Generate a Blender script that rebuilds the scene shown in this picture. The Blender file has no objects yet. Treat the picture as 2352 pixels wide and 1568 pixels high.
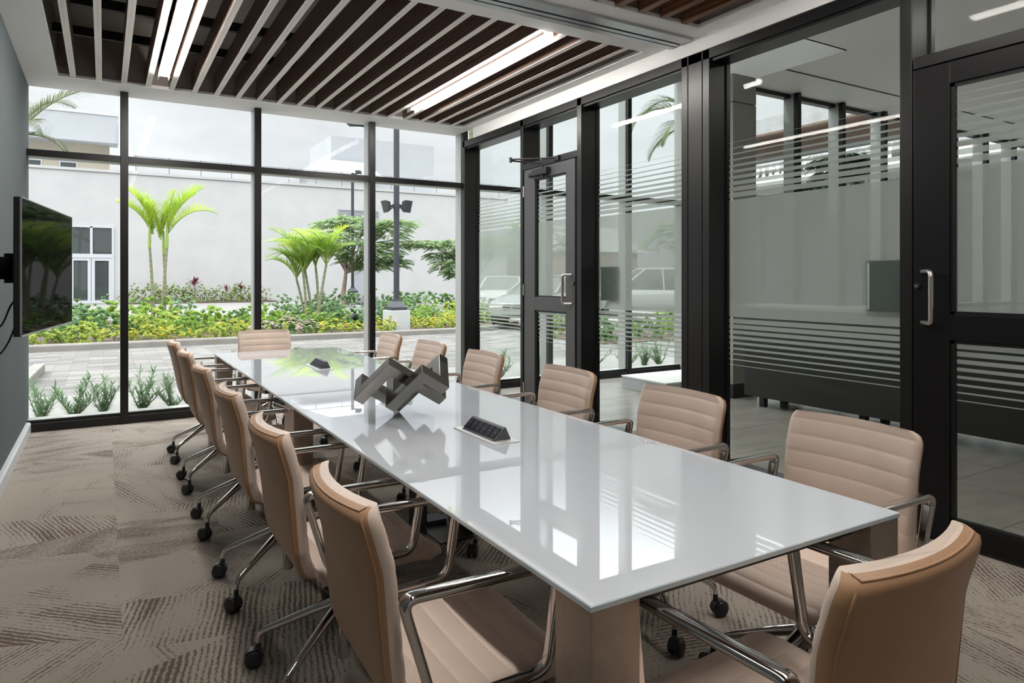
import bpy, math, random
from mathutils import Vector, Matrix
C = bpy.context.scene.collection
PI = math.pi
random.seed(7)
SKY_ZEN, SUN, EXPO, LAMP, DIM, XF = 5.0, 1.5, 0.05, 84, 58, .86

# ------------------------------------------------------------------ mesh helpers
class MB:
    def __init__(s):
        s.v = []; s.f = []; s.m = []; s.s = []
    def add(s, vs, fs, mat=0, smooth=False):
        o = len(s.v); s.v += [tuple(p) for p in vs]
        for f in fs:
            s.f.append([i + o for i in f]); s.m.append(mat); s.s.append(smooth)
    def box(s, x0, x1, y0, y1, z0, z1, mat=0):
        vs = [(x, y, z) for z in (z0, z1) for y in (y0, y1) for x in (x0, x1)]
        s.add(vs, [(0, 2, 3, 1), (4, 5, 7, 6), (0, 1, 5, 4), (2, 6, 7, 3), (0, 4, 6, 2), (1, 3, 7, 5)], mat)
        return s
    def obox(s, c, ax, ay, az, mat=0):
        """oriented box from half-axis vectors"""
        c, ax, ay, az = map(Vector, (c, ax, ay, az))
        vs = [c + i * ax + j * ay + k * az for k in (-1, 1) for j in (-1, 1) for i in (-1, 1)]
        s.add(vs, [(0, 2, 3, 1), (4, 5, 7, 6), (0, 1, 5, 4), (2, 6, 7, 3), (0, 4, 6, 2), (1, 3, 7, 5)], mat)
        return s
    def bar(s, p0, p1, w, h, mat=0):
        p0, p1 = Vector(p0), Vector(p1); d = (p1 - p0); L = d.length; d.normalize()
        up = Vector((0, 0, 1)) if abs(d.z) < .95 else Vector((1, 0, 0))
        a = d.cross(up).normalized(); b = a.cross(d).normalized()
        return s.obox((p0 + p1) / 2, d * L / 2, a * w / 2, b * h / 2, mat)
    def prism(s, pts, d, mat=0):
        """polygon pts (3D, planar) extruded by vector d"""
        n = len(pts); d = Vector(d)
        vs = [Vector(p) for p in pts] + [Vector(p) + d for p in pts]
        s.add(vs, [tuple(range(n))[::-1], tuple(range(n, 2 * n))] + [(i, (i + 1) % n, n + (i + 1) % n, n + i) for i in range(n)], mat)
        return s
    def rings(s, rings, mat=0, smooth=True, cap=True, closed=False):
        n = len(rings[0]); vs = [p for r in rings for p in r]; fs = []
        R = len(rings)
        for i in range(R if closed else R - 1):
            a, b = i * n, ((i + 1) % R) * n
            for j in range(n):
                k = (j + 1) % n
                fs.append((a + j, a + k, b + k, b + j))
        s.add(vs, fs, mat, smooth)
        if cap and not closed:
            s.add(rings[0], [tuple(range(n))[::-1]], mat, False)
            s.add(rings[-1], [tuple(range(n))], mat, False)
        return s
    def tube(s, pts, r, n=8, mat=0, closed=False, cap=True):
        pts = [Vector(p) for p in pts]; N = len(pts)
        rr = r if isinstance(r, (list, tuple)) else [r] * N
        out = []; a = None
        for i, p in enumerate(pts):
            if closed: t = pts[(i + 1) % N] - pts[i - 1]
            else: t = pts[min(i + 1, N - 1)] - pts[max(i - 1, 0)]
            t.normalize()
            if a is None:
                up = Vector((0, 0, 1)) if abs(t.z) < .9 else Vector((1, 0, 0))
                a = t.cross(up).normalized()
            else:
                a = (a - t * a.dot(t)).normalized()
            b = t.cross(a)
            out.append([p + rr[i] * (math.cos(q) * a + math.sin(q) * b) for q in (2 * PI * k / n for k in range(n))])
        return s.rings(out, mat, True, cap, closed)
    def cyl(s, p0, p1, r0, r1=None, n=16, mat=0):
        p0, p1 = Vector(p0), Vector(p1); r1 = r0 if r1 is None else r1
        return s.tube([p0, p1], [r0, r1], n, mat)
    def lathe(s, prof, c=(0, 0, 0), n=20, mat=0):
        return s.rings([[(c[0] + r * math.cos(2 * PI * k / n), c[1] + r * math.sin(2 * PI * k / n), c[2] + z) for k in range(n)] for r, z in prof], mat)
    def build(s, name, mats, parent=None, loc=None, rot=None, bevel=0):
        me = bpy.data.meshes.new(name); me.from_pydata(s.v, [], s.f)
        for m in (mats if isinstance(mats, (list, tuple)) else [mats]): me.materials.append(m)
        me.polygons.foreach_set('material_index', s.m); me.polygons.foreach_set('use_smooth', s.s)
        me.validate(); me.update()
        o = bpy.data.objects.new(name, me); C.objects.link(o)
        if parent: o.parent = parent
        if loc: o.location = loc
        if rot: o.rotation_euler = rot
        if bevel:
            b = o.modifiers.new('Bevel', 'BEVEL'); b.width = bevel; b.segments = 2; b.limit_method = 'ANGLE'
        return o

def tag(o, label=None, cat=None, group=None, kind=None):
    if label: o['label'] = label
    if cat: o['category'] = cat
    if group: o['group'] = group
    if kind: o['kind'] = kind
    return o
def thing(name, label, cat, loc=(0, 0, 0), rz=0, group=None, kind=None):
    o = bpy.data.objects.new(name, None); C.objects.link(o)
    o.empty_display_size = .1; o.location = loc; o.rotation_euler = (0, 0, rz)
    return tag(o, label, cat, group, kind)
def dup(root, loc=None, rz=None, label=None, scale=None, group=None):
    r = root.copy(); C.objects.link(r)
    if loc is not None: r.location = loc
    if rz is not None: r.rotation_euler = (0, 0, rz)
    if scale is not None: r.scale = scale if isinstance(scale, tuple) else (scale,) * 3
    if label: r['label'] = label
    if group: r['group'] = group
    for ch in list(root.children):
        c = ch.copy(); C.objects.link(c); c.parent = r
        for g in list(ch.children):
            d = g.copy(); C.objects.link(d); d.parent = c
    return r

# ------------------------------------------------------------------ materials
class NT:
    def __init__(s, name):
        s.mat = bpy.data.materials.new(name); s.mat.use_nodes = True
        s.t = s.mat.node_tree; s.t.nodes.clear()
        s.out = s.n('ShaderNodeOutputMaterial')
    def n(s, typ, **kw):
        x = s.t.nodes.new(typ)
        for k, v in kw.items():
            if k.startswith('i_'):
                x.inputs[k[2:].replace('_', ' ')].default_value = v
            else: setattr(x, k, v)
        return x
    def l(s, a, b): s.t.links.new(a, b)
    def ramp(s, fac, stops):
        r = s.n('ShaderNodeValToRGB'); e = r.color_ramp.elements
        while len(e) < len(stops): e.new(.5)
        for i, (p, c) in enumerate(stops):
            e[i].position = p; e[i].color = (c[0], c[1], c[2], 1)
        s.l(fac, r.inputs[0]); return r.outputs[0]
    def math(s, op, a, b=None, c=None):
        m = s.n('ShaderNodeMath', operation=op)
        for i, v in enumerate((a, b, c)):
            if v is None: continue
            if isinstance(v, (int, float)): m.inputs[i].default_value = v
            else: s.l(v, m.inputs[i])
        return m.outputs[0]
    def noise(s, vec, scale, detail=3, rough=.5, dim='3D'):
        x = s.n('ShaderNodeTexNoise'); x.noise_dimensions = dim
        x.inputs['Scale'].default_value = scale; x.inputs['Detail'].default_value = detail; x.inputs['Roughness'].default_value = rough
        if vec is not None: s.l(vec, x.inputs['Vector'])
        return x.outputs[0]
    def map(s, scale=(1, 1, 1), rot=(0, 0, 0), co='Object'):
        t = s.n('ShaderNodeTexCoord'); m = s.n('ShaderNodeMapping')
        m.inputs['Scale'].default_value = scale; m.inputs['Rotation'].default_value = rot
        s.l(t.outputs[co], m.inputs['Vector']); return m.outputs[0]
    def pri(s, base=None, rough=.5, metal=0, spec=.5, **kw):
        p = s.n('ShaderNodeBsdfPrincipled')
        if base is not None:
            if isinstance(base, (tuple, list)): p.inputs['Base Color'].default_value = (*base, 1)
            else: s.l(base, p.inputs['Base Color'])
        if isinstance(rough, (int, float)): p.inputs['Roughness'].default_value = rough
        else: s.l(rough, p.inputs['Roughness'])
        p.inputs['Metallic'].default_value = metal; p.inputs['Specular IOR Level'].default_value = spec
        for k, v in kw.items(): p.inputs[k.replace('_', ' ')].default_value = v
        s.p = p; s.l(p.outputs[0], s.out.inputs[0]); return p
    def bump(s, h, strength=.3, dist=.01):
        b = s.n('ShaderNodeBump'); b.inputs['Strength'].default_value = strength; b.inputs['Distance'].default_value = dist
        s.l(h, b.inputs['Height']); s.l(b.outputs[0], s.p.inputs['Normal'])
def simple(name, base, rough=.5, metal=0, spec=.5, var=0, vscale=8, bump=0, bscale=60, **kw):
    m = NT(name); b = base
    co = m.map() if (var or bump) else None
    if var:
        b = m.ramp(m.noise(co, vscale, 4), [(.25, [c * (1 - var) for c in base]), (.75, [min(1, c * (1 + var)) for c in base])])
    m.pri(b, rough, metal, spec, **kw)
    if bump: m.bump(m.noise(co, bscale, 3), bump, .004)
    return m.mat
def glass(name, tint=(.93, .965, .95), f0=.035, boost=1.0):
    m = NT(name)
    lw = m.n('ShaderNodeLayerWeight'); lw.inputs['Blend'].default_value = .5
    p5 = m.math('POWER', lw.outputs['Facing'], 5.0)
    fac = m.math('MULTIPLY_ADD', p5, (1 - f0) * boost, f0)
    tr = m.n('ShaderNodeBsdfTransparent'); tr.inputs[0].default_value = (*tint, 1)
    gl = m.n('ShaderNodeBsdfGlossy'); gl.inputs['Roughness'].default_value = 0.0; gl.inputs[0].default_value = (1, 1, 1, 1)
    mx = m.n('ShaderNodeMixShader'); m.l(fac, mx.inputs[0]); m.l(tr.outputs[0], mx.inputs[1]); m.l(gl.outputs[0], mx.inputs[2])
    m.l(mx.outputs[0], m.out.inputs[0]); return m.mat
def leafmat(name, c0, c1, trans=.45, scale=3.0, rough=.5):
    m = NT(name); co = m.map()
    col = m.ramp(m.noise(co, scale, 4), [(.3, c0), (.7, c1)])
    m.pri(col, rough, 0, .3)
    tl = m.n('ShaderNodeBsdfTranslucent'); m.l(col, tl.inputs[0])
    mx = m.n('ShaderNodeMixShader'); mx.inputs[0].default_value = trans
    m.l(m.p.outputs[0], mx.inputs[1]); m.l(tl.outputs[0], mx.inputs[2]); m.l(mx.outputs[0], m.out.inputs[0])
    return m.mat

M = {}
M['white_paint'] = simple('white_paint', (.93, .93, .93), .6)
M['taupe'] = simple('taupe_lining', (.33, .285, .255), .7)
M['plenum'] = simple('plenum_grey', (.36, .33, .30), .8)
M['black_frame'] = simple('black_anodised', (.009, .009, .010), .33, 0, .40)
M['grey_frame'] = simple('grey_anodised_door', (.06, .06, .065), .33, 0, .5)  # black door metal lightened; reflected window light put into the colour
M['black_frame2'] = simple('black_anodised_door', (.006, .006, .007), .35, 0, .25)
M['alu'] = simple('aluminium', (.55, .56, .58), .35, .9)
M['silver_frame'] = simple('silver_anodised', (.40, .415, .41), .4, .35)
M['steel'] = simple('brushed_steel', (.62, .58, .55), .28, 1)
M['chrome'] = simple('polished_chrome', (.62, .60, .58), .09, 1)
M['black_plastic'] = simple('black_plastic', (.012, .012, .013), .45)
M['wheel'] = simple('caster_rubber', (.018, .019, .021), .35)
M['black_rail'] = simple('black_rail', (.008, .008, .008), .6)
M['glass'] = glass('clear_glass', (.975, .985, .98), .0012, .25)
M['glass_int'] = glass('partition_glass', (.95, .97, .96), .0045, .7)
# frosted film on the glass
m = NT('frosted_film'); co = m.map()
tr = m.n('ShaderNodeBsdfTransparent'); tr.inputs[0].default_value = (.95, .97, .96, 1)
tl = m.n('ShaderNodeBsdfTranslucent'); tl.inputs[0].default_value = (.95, .98, .965, 1)
df = m.n('ShaderNodeBsdfDiffuse'); df.inputs[0].default_value = (.62, .66, .645, 1)
m1 = m.n('ShaderNodeMixShader'); m1.inputs[0].default_value = .12; m.l(tl.outputs[0], m1.inputs[1]); m.l(df.outputs[0], m1.inputs[2])
m2 = m.n('ShaderNodeMixShader'); m2.inputs[0].default_value = .56; m.l(tr.outputs[0], m2.inputs[1]); m.l(m1.outputs[0], m2.inputs[2])
m.l(m2.outputs[0], m.out.inputs[0]); M['film'] = m.mat
# wallpaper
m = NT('woven_wallpaper'); co = m.map((1, 1, 1))
fine = m.n('ShaderNodeTexWave', wave_type='BANDS', bands_direction='DIAGONAL'); m.l(m.map((1, 1, .6)), fine.inputs['Vector'])
fine.inputs['Scale'].default_value = 90; fine.inputs['Distortion'].default_value = 6; fine.inputs['Detail'].default_value = 3
h = m.math('ADD', fine.outputs[1], m.noise(co, 150, 2))
col = m.ramp(h, [(.2, (.060, .076, .080)), (.9, (.095, .112, .117))])
m.pri(col, .75, 0, .25); m.bump(h, .35, .004); M['wallpaper'] = m.mat
# carpet: angular patches of broken dark striations on beige
m = NT('patterned_carpet'); tc = m.n('ShaderNodeTexCoord')
vo = m.n('ShaderNodeTexVoronoi', feature='F1'); vo.inputs['Scale'].default_value = 1.75; vo.inputs['Randomness'].default_value = 1
mp = m.n('ShaderNodeMapping'); mp.inputs['Scale'].default_value = (.62, 1.15, 1); m.l(tc.outputs['Object'], mp.inputs[0])
# tile offset so the patches break at tile joints
sx = m.n('ShaderNodeSeparateXYZ'); m.l(tc.outputs['Object'], sx.inputs[0])
tx = m.math('FLOOR', m.math('MULTIPLY', m.math('SUBTRACT', sx.outputs[0], .06), 1.08))
wn = m.n('ShaderNodeTexWhiteNoise', noise_dimensions='1D'); m.l(tx, wn.inputs['W'])
va = m.n('ShaderNodeVectorMath', operation='MULTIPLY_ADD'); va.inputs[1].default_value = (7, 7, 0); m.l(wn.outputs['Color'], va.inputs[0]); m.l(mp.outputs[0], va.inputs[2])
m.l(va.outputs[0], vo.inputs['Vector'])
sc = m.n('ShaderNodeSeparateColor'); m.l(vo.outputs['Color'], sc.inputs[0])
ang = m.math('MULTIPLY', m.math('FLOOR', m.math('MULTIPLY', sc.outputs[0], 6)), PI / 6 * 1.0)
ang = m.math('ADD', ang, .22)
rot = m.n('ShaderNodeVectorRotate', rotation_type='Z_AXIS'); m.l(tc.outputs['Object'], rot.inputs['Vector']); m.l(ang, rot.inputs['Angle'])
rs_ = m.n('ShaderNodeSeparateXYZ'); m.l(rot.outputs[0], rs_.inputs[0])
wob = m.noise(rot.outputs[0], 5, 2, .5)
ph = m.math('ADD', m.math('MULTIPLY', rs_.outputs[1], 2 * PI * 46), m.math('MULTIPLY', wob, 9))
sine = m.math('SINE', ph)
br = m.n('ShaderNodeMapping'); br.inputs['Scale'].default_value = (55, 90, 1); m.l(rot.outputs[0], br.inputs[0])
brk = m.noise(br.outputs[0], 1.0, 3, .65)
st = m.n('ShaderNodeMapping'); st.inputs['Scale'].default_value = (1.6, 6.5, 1); m.l(rot.outputs[0], st.inputs[0])
dist = m.noise(st.outputs[0], 1.0, 2, .5)
dens = m.math('MULTIPLY_ADD', sc.outputs[1], .55, m.math('MULTIPLY_ADD', dist, 2.2, -1.48))
k = m.math('ADD', m.math('MULTIPLY_ADD', sine, .30, dens), m.math('MULTIPLY_ADD', brk, 1.7, -.85))
pile = m.noise(tc.outputs['Object'], 260, 2, .6)
lightc = m.ramp(pile, [(.3, (.27, .238, .208)), (.7, (.41, .367, .325))])
mask = m.ramp(k, [(.0, (0, 0, 0)), (.45, (1, 1, 1))])
mixc = m.n('ShaderNodeMix', data_type='RGBA'); m.l(mask, mixc.inputs[0]); m.l(lightc, mixc.inputs[6]); mixc.inputs[7].default_value = (.125, .10, .08, 1)
m.pri(mixc.outputs[2], .95, 0, .1); m.bump(m.math('SUBTRACT', pile, m.math('MULTIPLY', mask, .6)), .5, .006); M['carpet'] = m.mat
# wood of the slats (grain along y)
def wood(name, a, b, c):
    m = NT(name); co = m.map((14, .9, 14))
    w = m.n('ShaderNodeTexWave', wave_type='RINGS', rings_direction='Y'); m.l(m.map((5, .35, 5)), w.inputs['Vector'])
    w.inputs['Scale'].default_value = 2.2; w.inputs['Distortion'].default_value = 7; w.inputs['Detail'].default_value = 3; w.inputs['Detail Scale'].default_value = 1.2
    g = m.math('MULTIPLY_ADD', m.noise(co, 4, 5, .65), .6, m.math('MULTIPLY', w.outputs[1], .4))
    m.pri(m.ramp(g, [(.25, a), (.5, b), (.8, c)]), .42, 0, .4); m.bump(g, .12, .003); return m.mat
M['wood'] = wood('walnut_laminate', (.095, .058, .046), (.16, .10, .079), (.22, .147, .115))
M['lobby_wall'] = simple('dark_lobby_wall', (.13, .115, .10), .6)
M['wood_edge'] = wood('pale_oak_edge', (.76, .71, .67), (.84, .79, .755), (.89, .85, .82))
M['wood_warm'] = wood('warm_walnut', (.10, .042, .022), (.20, .085, .042), (.32, .15, .08))
m = NT('lamp_diffuser'); e = m.n('ShaderNodeEmission'); e.inputs[0].default_value = (1, .955, .89, 1); e.inputs[1].default_value = LAMP; m.l(e.outputs[0], m.out.inputs[0]); M['lamp'] = m.mat
m = NT('lamp_diffuser_dimmed'); e = m.n('ShaderNodeEmission'); e.inputs[0].default_value = (1, .95, .88, 1); e.inputs[1].default_value = DIM; m.l(e.outputs[0], m.out.inputs[0]); M['lamp_dim'] = m.mat
m = NT('lamp_diffuser_lobby'); e = m.n('ShaderNodeEmission'); e.inputs[0].default_value = (1, .96, .9, 1); e.inputs[1].default_value = 22; m.l(e.outputs[0], m.out.inputs[0]); M['lamp_lobby'] = m.mat  # emission for the added lobby lights
M['table_glass'] = simple('white_back_painted_glass', (.62, .665, .735), .012, 0, .5, Coat_Weight=.6, Coat_Roughness=.0)
M['table_edge'] = simple('polished_glass_edge', (.62, .72, .78), .08, 0, .6)
M['nickel'] = simple('brushed_bronze_metal', (.36, .31, .27), .38, .85, var=.08, vscale=30)
M['dark'] = simple('dark_underframe', (.02, .02, .02), .5)
def leather(name, base, var=.05):
    m = NT(name); co = m.map()
    m.pri(m.ramp(m.noise(co, 6, 4), [(.3, [c * (1 - var) for c in base]), (.7, [c * (1 + var) for c in base])]), .42, 0, .4)
    v = m.n('ShaderNodeTexVoronoi', feature='DISTANCE_TO_EDGE'); v.inputs['Scale'].default_value = 420; m.l(co, v.inputs['Vector'])
    m.bump(v.outputs[0], .10, .002); return m.mat
M['leather'] = leather('beige_leather', (.70, .572, .492))
M['leather_back'] = leather('tan_leather', (.47, .278, .158))
M['sculpt'] = simple('gunmetal_sculpture', (.25, .24, .22), .24, 1.0, var=.10, vscale=14)
m = NT('tv_screen'); df = m.n('ShaderNodeBsdfDiffuse'); df.inputs[0].default_value = (.004, .004, .0045, 1); gl = m.n('ShaderNodeBsdfGlossy'); gl.inputs[0].default_value = (.055, .055, .055, 1); gl.inputs['Roughness'].default_value = .02
ad = m.n('ShaderNodeAddShader'); m.l(df.outputs[0], ad.inputs[0]); m.l(gl.outputs[0], ad.inputs[1]); m.l(ad.outputs[0], m.out.inputs[0]); M['screen'] = m.mat
M['socket_blue'] = simple('socket_dark_blue', (.008, .011, .022), .6, 0, .2)
M['unit_grey'] = simple('unit_grey_metal', (.085, .09, .105), .5, .3)
M['bright'] = simple('bright_plate', (.72, .73, .74), .3, .3)
M['base_grey'] = simple('grey_baseboard', (.52, .54, .57), .4)
# outdoors
m = NT('stucco'); co = m.map()
m.pri(m.ramp(m.noise(co, .7, 5, .6), [(.3, (.50, .50, .505)), (.7, (.56, .56, .562))]), .9, 0, .1); m.bump(m.noise(co, 14, 3), .25, .02); M['stucco'] = m.mat
M['stucco_blue'] = simple('pale_blue_stucco', (.40, .42, .445), .85, var=.04, vscale=.8)
M['cream'] = simple('cream_stucco', (.45, .41, .33), .85, var=.06, vscale=.6)
m = NT('pavers'); tc = m.n('ShaderNodeTexCoord')
bk = m.n('ShaderNodeTexBrick', offset=.5); m.l(tc.outputs['Object'], bk.inputs['Vector'])
bk.inputs['Scale'].default_value = 1; bk.inputs['Brick Width'].default_value = .42; bk.inputs['Row Height'].default_value = .14; bk.inputs['Mortar Size'].default_value = .006; bk.inputs['Bias'].default_value = -.1
bk.inputs['Color1'].default_value = (.155, .153, .152, 1); bk.inputs['Color2'].default_value = (.275, .27, .264, 1); bk.inputs['Mortar'].default_value = (.13, .125, .115, 1)
nz = m.ramp(m.noise(tc.outputs['Object'], .6, 4), [(.3, (.85, .85, .86)), (.7, (1, .985, .96))])
mu = m.n('ShaderNodeMix', data_type='RGBA', blend_type='MULTIPLY'); mu.inputs[0].default_value = 1; m.l(bk.outputs[0], mu.inputs[6]); m.l(nz, mu.inputs[7])
m.pri(mu.outputs[2], .85, 0, .2); M['pavers'] = m.mat
M['concrete'] = simple('concrete', (.24, .23, .21), .9, var=.15, vscale=3, bump=.2, bscale=30)
M['apron'] = simple('apron_concrete', (.24, .237, .23), .85, var=.08, vscale=2)
M['soil'] = simple('mulch', (.10, .075, .055), .95, var=.4, vscale=12, bump=.6, bscale=25)
M['tile'] = NT('lobby_tile'); m = M['tile']; tc = m.n('ShaderNodeTexCoord')
bk = m.n('ShaderNodeTexBrick', offset=.5); m.l(tc.outputs['Object'], bk.inputs['Vector'])
bk.inputs['Scale'].default_value = 1; bk.inputs['Brick Width'].default_value = 1.2; bk.inputs['Row Height'].default_value = .6; bk.inputs['Mortar Size'].default_value = .003
bk.inputs['Color1'].default_value = (.40, .375, .34, 1); bk.inputs['Color2'].default_value = (.45, .42, .385, 1); bk.inputs['Mortar'].default_value = (.16, .15, .14, 1)
nz = m.ramp(m.noise(m.map((1, 3, 1)), 2.2, 6, .6), [(.3, (.78, .78, .78)), (.7, (1.0, .99, .97))])
mu = m.n('ShaderNodeMix', data_type='RGBA', blend_type='MULTIPLY'); mu.inputs[0].default_value = 1; m.l(bk.outputs[0], mu.inputs[6]); m.l(nz, mu.inputs[7])
m.pri(mu.outputs[2], .22, 0, .45); M['tile'] = m.mat
M['grey_panel'] = simple('grey_column_panel', (.30, .295, .28), .45)
M['lamp_metal'] = simple('charcoal_post_metal', (.055, .06, .07), .45, .4)
M['plinth'] = simple('white_painted_plinth', (.50, .53, .56), .7)
M['rail_metal'] = simple('grey_railing_metal', (.22, .24, .26), .5, .5)
M['white_alu'] = simple('white_storefront', (.55, .57, .61), .4)
M['tint_glass'] = simple('tinted_glass', (.05, .06, .06), .03, 0, .8)
M['louvre'] = simple('grey_louvre', (.36, .38, .42), .5)
M['brownwood'] = simple('brown_soffit', (.17, .115, .085), .6, var=.2, vscale=3)
M['conc_grey'] = simple('grey_concrete_band', (.36, .365, .37), .85, var=.18, vscale=1.5)
M['letter'] = simple('white_sign_letter', (.85, .86, .87), .5)
M['red_brick'] = simple('red_brick_house', (.34, .20, .14), .85, var=.15, vscale=5)
M['car_white'] = simple('white_car_paint', (.72, .73, .74), .15, 0, .5)
M['car_silver'] = simple('silver_car_paint', (.42, .44, .47), .2, .5)
M['tyre'] = simple('tyre', (.02, .02, .02), .8)
M['bark'] = simple('grey_brown_bark', (.27, .21, .165), .9, var=.3, vscale=9, bump=.5, bscale=25)
m = NT('palm_stem'); co = m.map()
w = m.n('ShaderNodeTexWave', wave_type='BANDS', bands_direction='Z'); w.inputs['Scale'].default_value = 2.2; w.inputs['Distortion'].default_value = .6; m.l(co, w.inputs['Vector'])
m.pri(m.ramp(w.outputs[1], [(.0, (.19, .18, .11)), (.1, (.235, .235, .145)), (1, (.27, .275, .17))]), .7); M['palm_stem'] = m.mat
M['crownshaft'] = simple('green_crownshaft', (.30, .42, .10), .5)
M['frond'] = leafmat('palm_frond_green', (.22, .38, .04), (.50, .62, .09), .5, 2)
M['frond_dark'] = leafmat('palm_frond_dark', (.045, .075, .03), (.11, .15, .055), .2, 2)  # fronds against the sky; backlit darkness put into the colour
M['frond_grey'] = leafmat('palm_frond_greyish', (.08, .11, .06), (.20, .24, .12), .25, 2)
M['leaf_bright'] = leafmat('leaf_bright_green', (.13, .26, .045), (.34, .46, .11), .45, 6)
M['leaf_mid'] = leafmat('leaf_mid_green', (.06, .15, .045), (.20, .32, .12), .4, 6)
M['leaf_grey'] = leafmat('leaf_grey_green', (.10, .20, .10), (.30, .42, .25), .35, 7)
M['leaf_lime'] = leafmat('leaf_lime', (.23, .32, .06), (.43, .49, .13), .45, 7)
M['leaf_tree'] = leafmat('feathery_tree_leaf', (.10, .19, .075), (.32, .42, .20), .4, 3)
M['leaf_pinkish'] = leafmat('hedge_leaf', (.13, .24, .06), (.36, .42, .18), .35, 6)
M['leaf_shade'] = leafmat('dark_glossy_leaf', (.010, .022, .014), (.03, .055, .03), .1, 5)
M['leaf_red'] = leafmat('cordyline_leaf', (.10, .02, .03), (.22, .06, .06), .3, 8)
M['petal_yellow'] = simple('yellow_petal', (.85, .62, .03), .6)
M['petal_pink'] = simple('pale_pink_petal', (.72, .55, .60), .6)
M['petal_red'] = simple('coral_petal', (.70, .22, .17), .6)

# sunny outdoor surfaces share one overall reflectance level
def level(names, k):
    for nm in names:
        for n in M[nm].node_tree.nodes:
            if n.type == 'VALTORGB':
                for e_ in n.color_ramp.elements: e_.color = (e_.color[0] * k, e_.color[1] * k, e_.color[2] * k, 1)
            elif n.type == 'BSDF_PRINCIPLED' and not n.inputs['Base Color'].is_linked:
                c = n.inputs['Base Color'].default_value; n.inputs['Base Color'].default_value = (c[0] * k, c[1] * k, c[2] * k, 1)
level(['stucco', 'stucco_blue', 'cream', 'pavers', 'apron', 'concrete', 'plinth', 'white_alu', 'letter', 'conc_grey', 'brownwood', 'louvre', 'petal_yellow', 'petal_pink', 'petal_red', 'palm_stem', 'crownshaft', 'bark'] + [k_ for k_ in M if k_.startswith(('leaf_', 'frond'))], XF)
level([k_ for k_ in M if k_.startswith(('leaf_', 'frond', 'petal'))], 1.25)
# ------------------------------------------------------------------ room
XL, XR, YF, ZC = -.573, 3.622, 7.224, 3.043
YB = -3.2
GX = 3.797         # glass line of the partition
def struct(name, mb, mats, label, cat, bevel=0, parent=None):
    return tag(mb.build(name, mats, parent, bevel=bevel), label, cat, None, 'structure')
struct('floor', MB().box(XL, 3.81, YB, YF + .02, -.12, 0), M['carpet'], 'beige carpet with angular patches of broken dark stripes', 'carpet floor')
struct('wall_left', MB().box(XL - .15, XL, YB, YF + .22, -.1, 3.6), M['wallpaper'], 'grey-blue wall with woven textured wallpaper behind the television', 'wall')
struct('wall_back', MB().box(XL - .15, 3.81, YB - .15, YB, -.1, 3.6), M['white_paint'], 'white end wall behind the camera', 'wall')
b = MB(); b.prism([(XL, YB, 0), (XL + .033, YB, 0), (XL + .033, YB, .078), (XL + .022, YB, .09), (XL, YB, .09)], (0, YF - YB, 0))
struct('baseboard_left', b, M['base_grey'], 'pale grey baseboard along the wallpapered wall', 'baseboard')
# ceiling with two coffers
b = MB(); c0, c1, c2, c3 = 3.95, 6.95, -2.6, 3.385; x0, x1 = -.33, 3.50; zt = ZC + .03
b.box(XL, x0, YB, YF + .2, ZC, zt); b.box(x1, XR, YB, YF + .2, ZC, zt)
b.box(x0, x1, c1, YF + .2, ZC, zt); b.box(x0, x1, c3, c0, ZC, zt); b.box(x0, x1, YB, c2, ZC, zt)
b.box(XR - .012, XR + .18, YB, 6.93, 2.931, zt)                       # bulkhead over the glass partition
ceil = struct('ceiling', b, M['white_paint'], 'white ceiling soffit framing two recessed slatted coffers', 'ceiling')
b = MB(); zp = 3.50
for (ya, yb) in ((c0, c1), (c2, c3)):
    b.box(x0 - .04, x0 - .012, ya - .04, yb + .04, zt, zp); b.box(x1 + .012, x1 + .04, ya - .04, yb + .04, zt, zp)
    b.box(x0 - .04, x1 + .04, ya - .04, ya - .012, zt, zp); b.box(x0 - .04, x1 + .04, yb + .012, yb + .04, zt, zp)
b.build('coffer_lining', M['taupe'], ceil)
b = MB(); b.box(XL - .1, 3.81, YB, YF + .22, zp, zp + .1); b.build('plenum_deck', M['plenum'], ceil)
# partition track between the coffers
b = MB(); zt2 = ZC - .018
b.box(XL, 3.60, 3.535, 3.59, zt2, ZC); b.box(XL, 3.60, 3.597, 3.638, zt2 + .003, ZC); b.box(XL, 3.60, 3.662, 3.703, zt2 + .003, ZC); b.box(XL, 3.60, 3.71, 3.765, zt2, ZC)
b.box(XL, 3.60, 3.575, 3.725, ZC - .006, ZC, 1)
struct('trim_1', b, [M['alu'], M['dark']], 'grooved aluminium folding-wall track across the ceiling', 'ceiling track')

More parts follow.
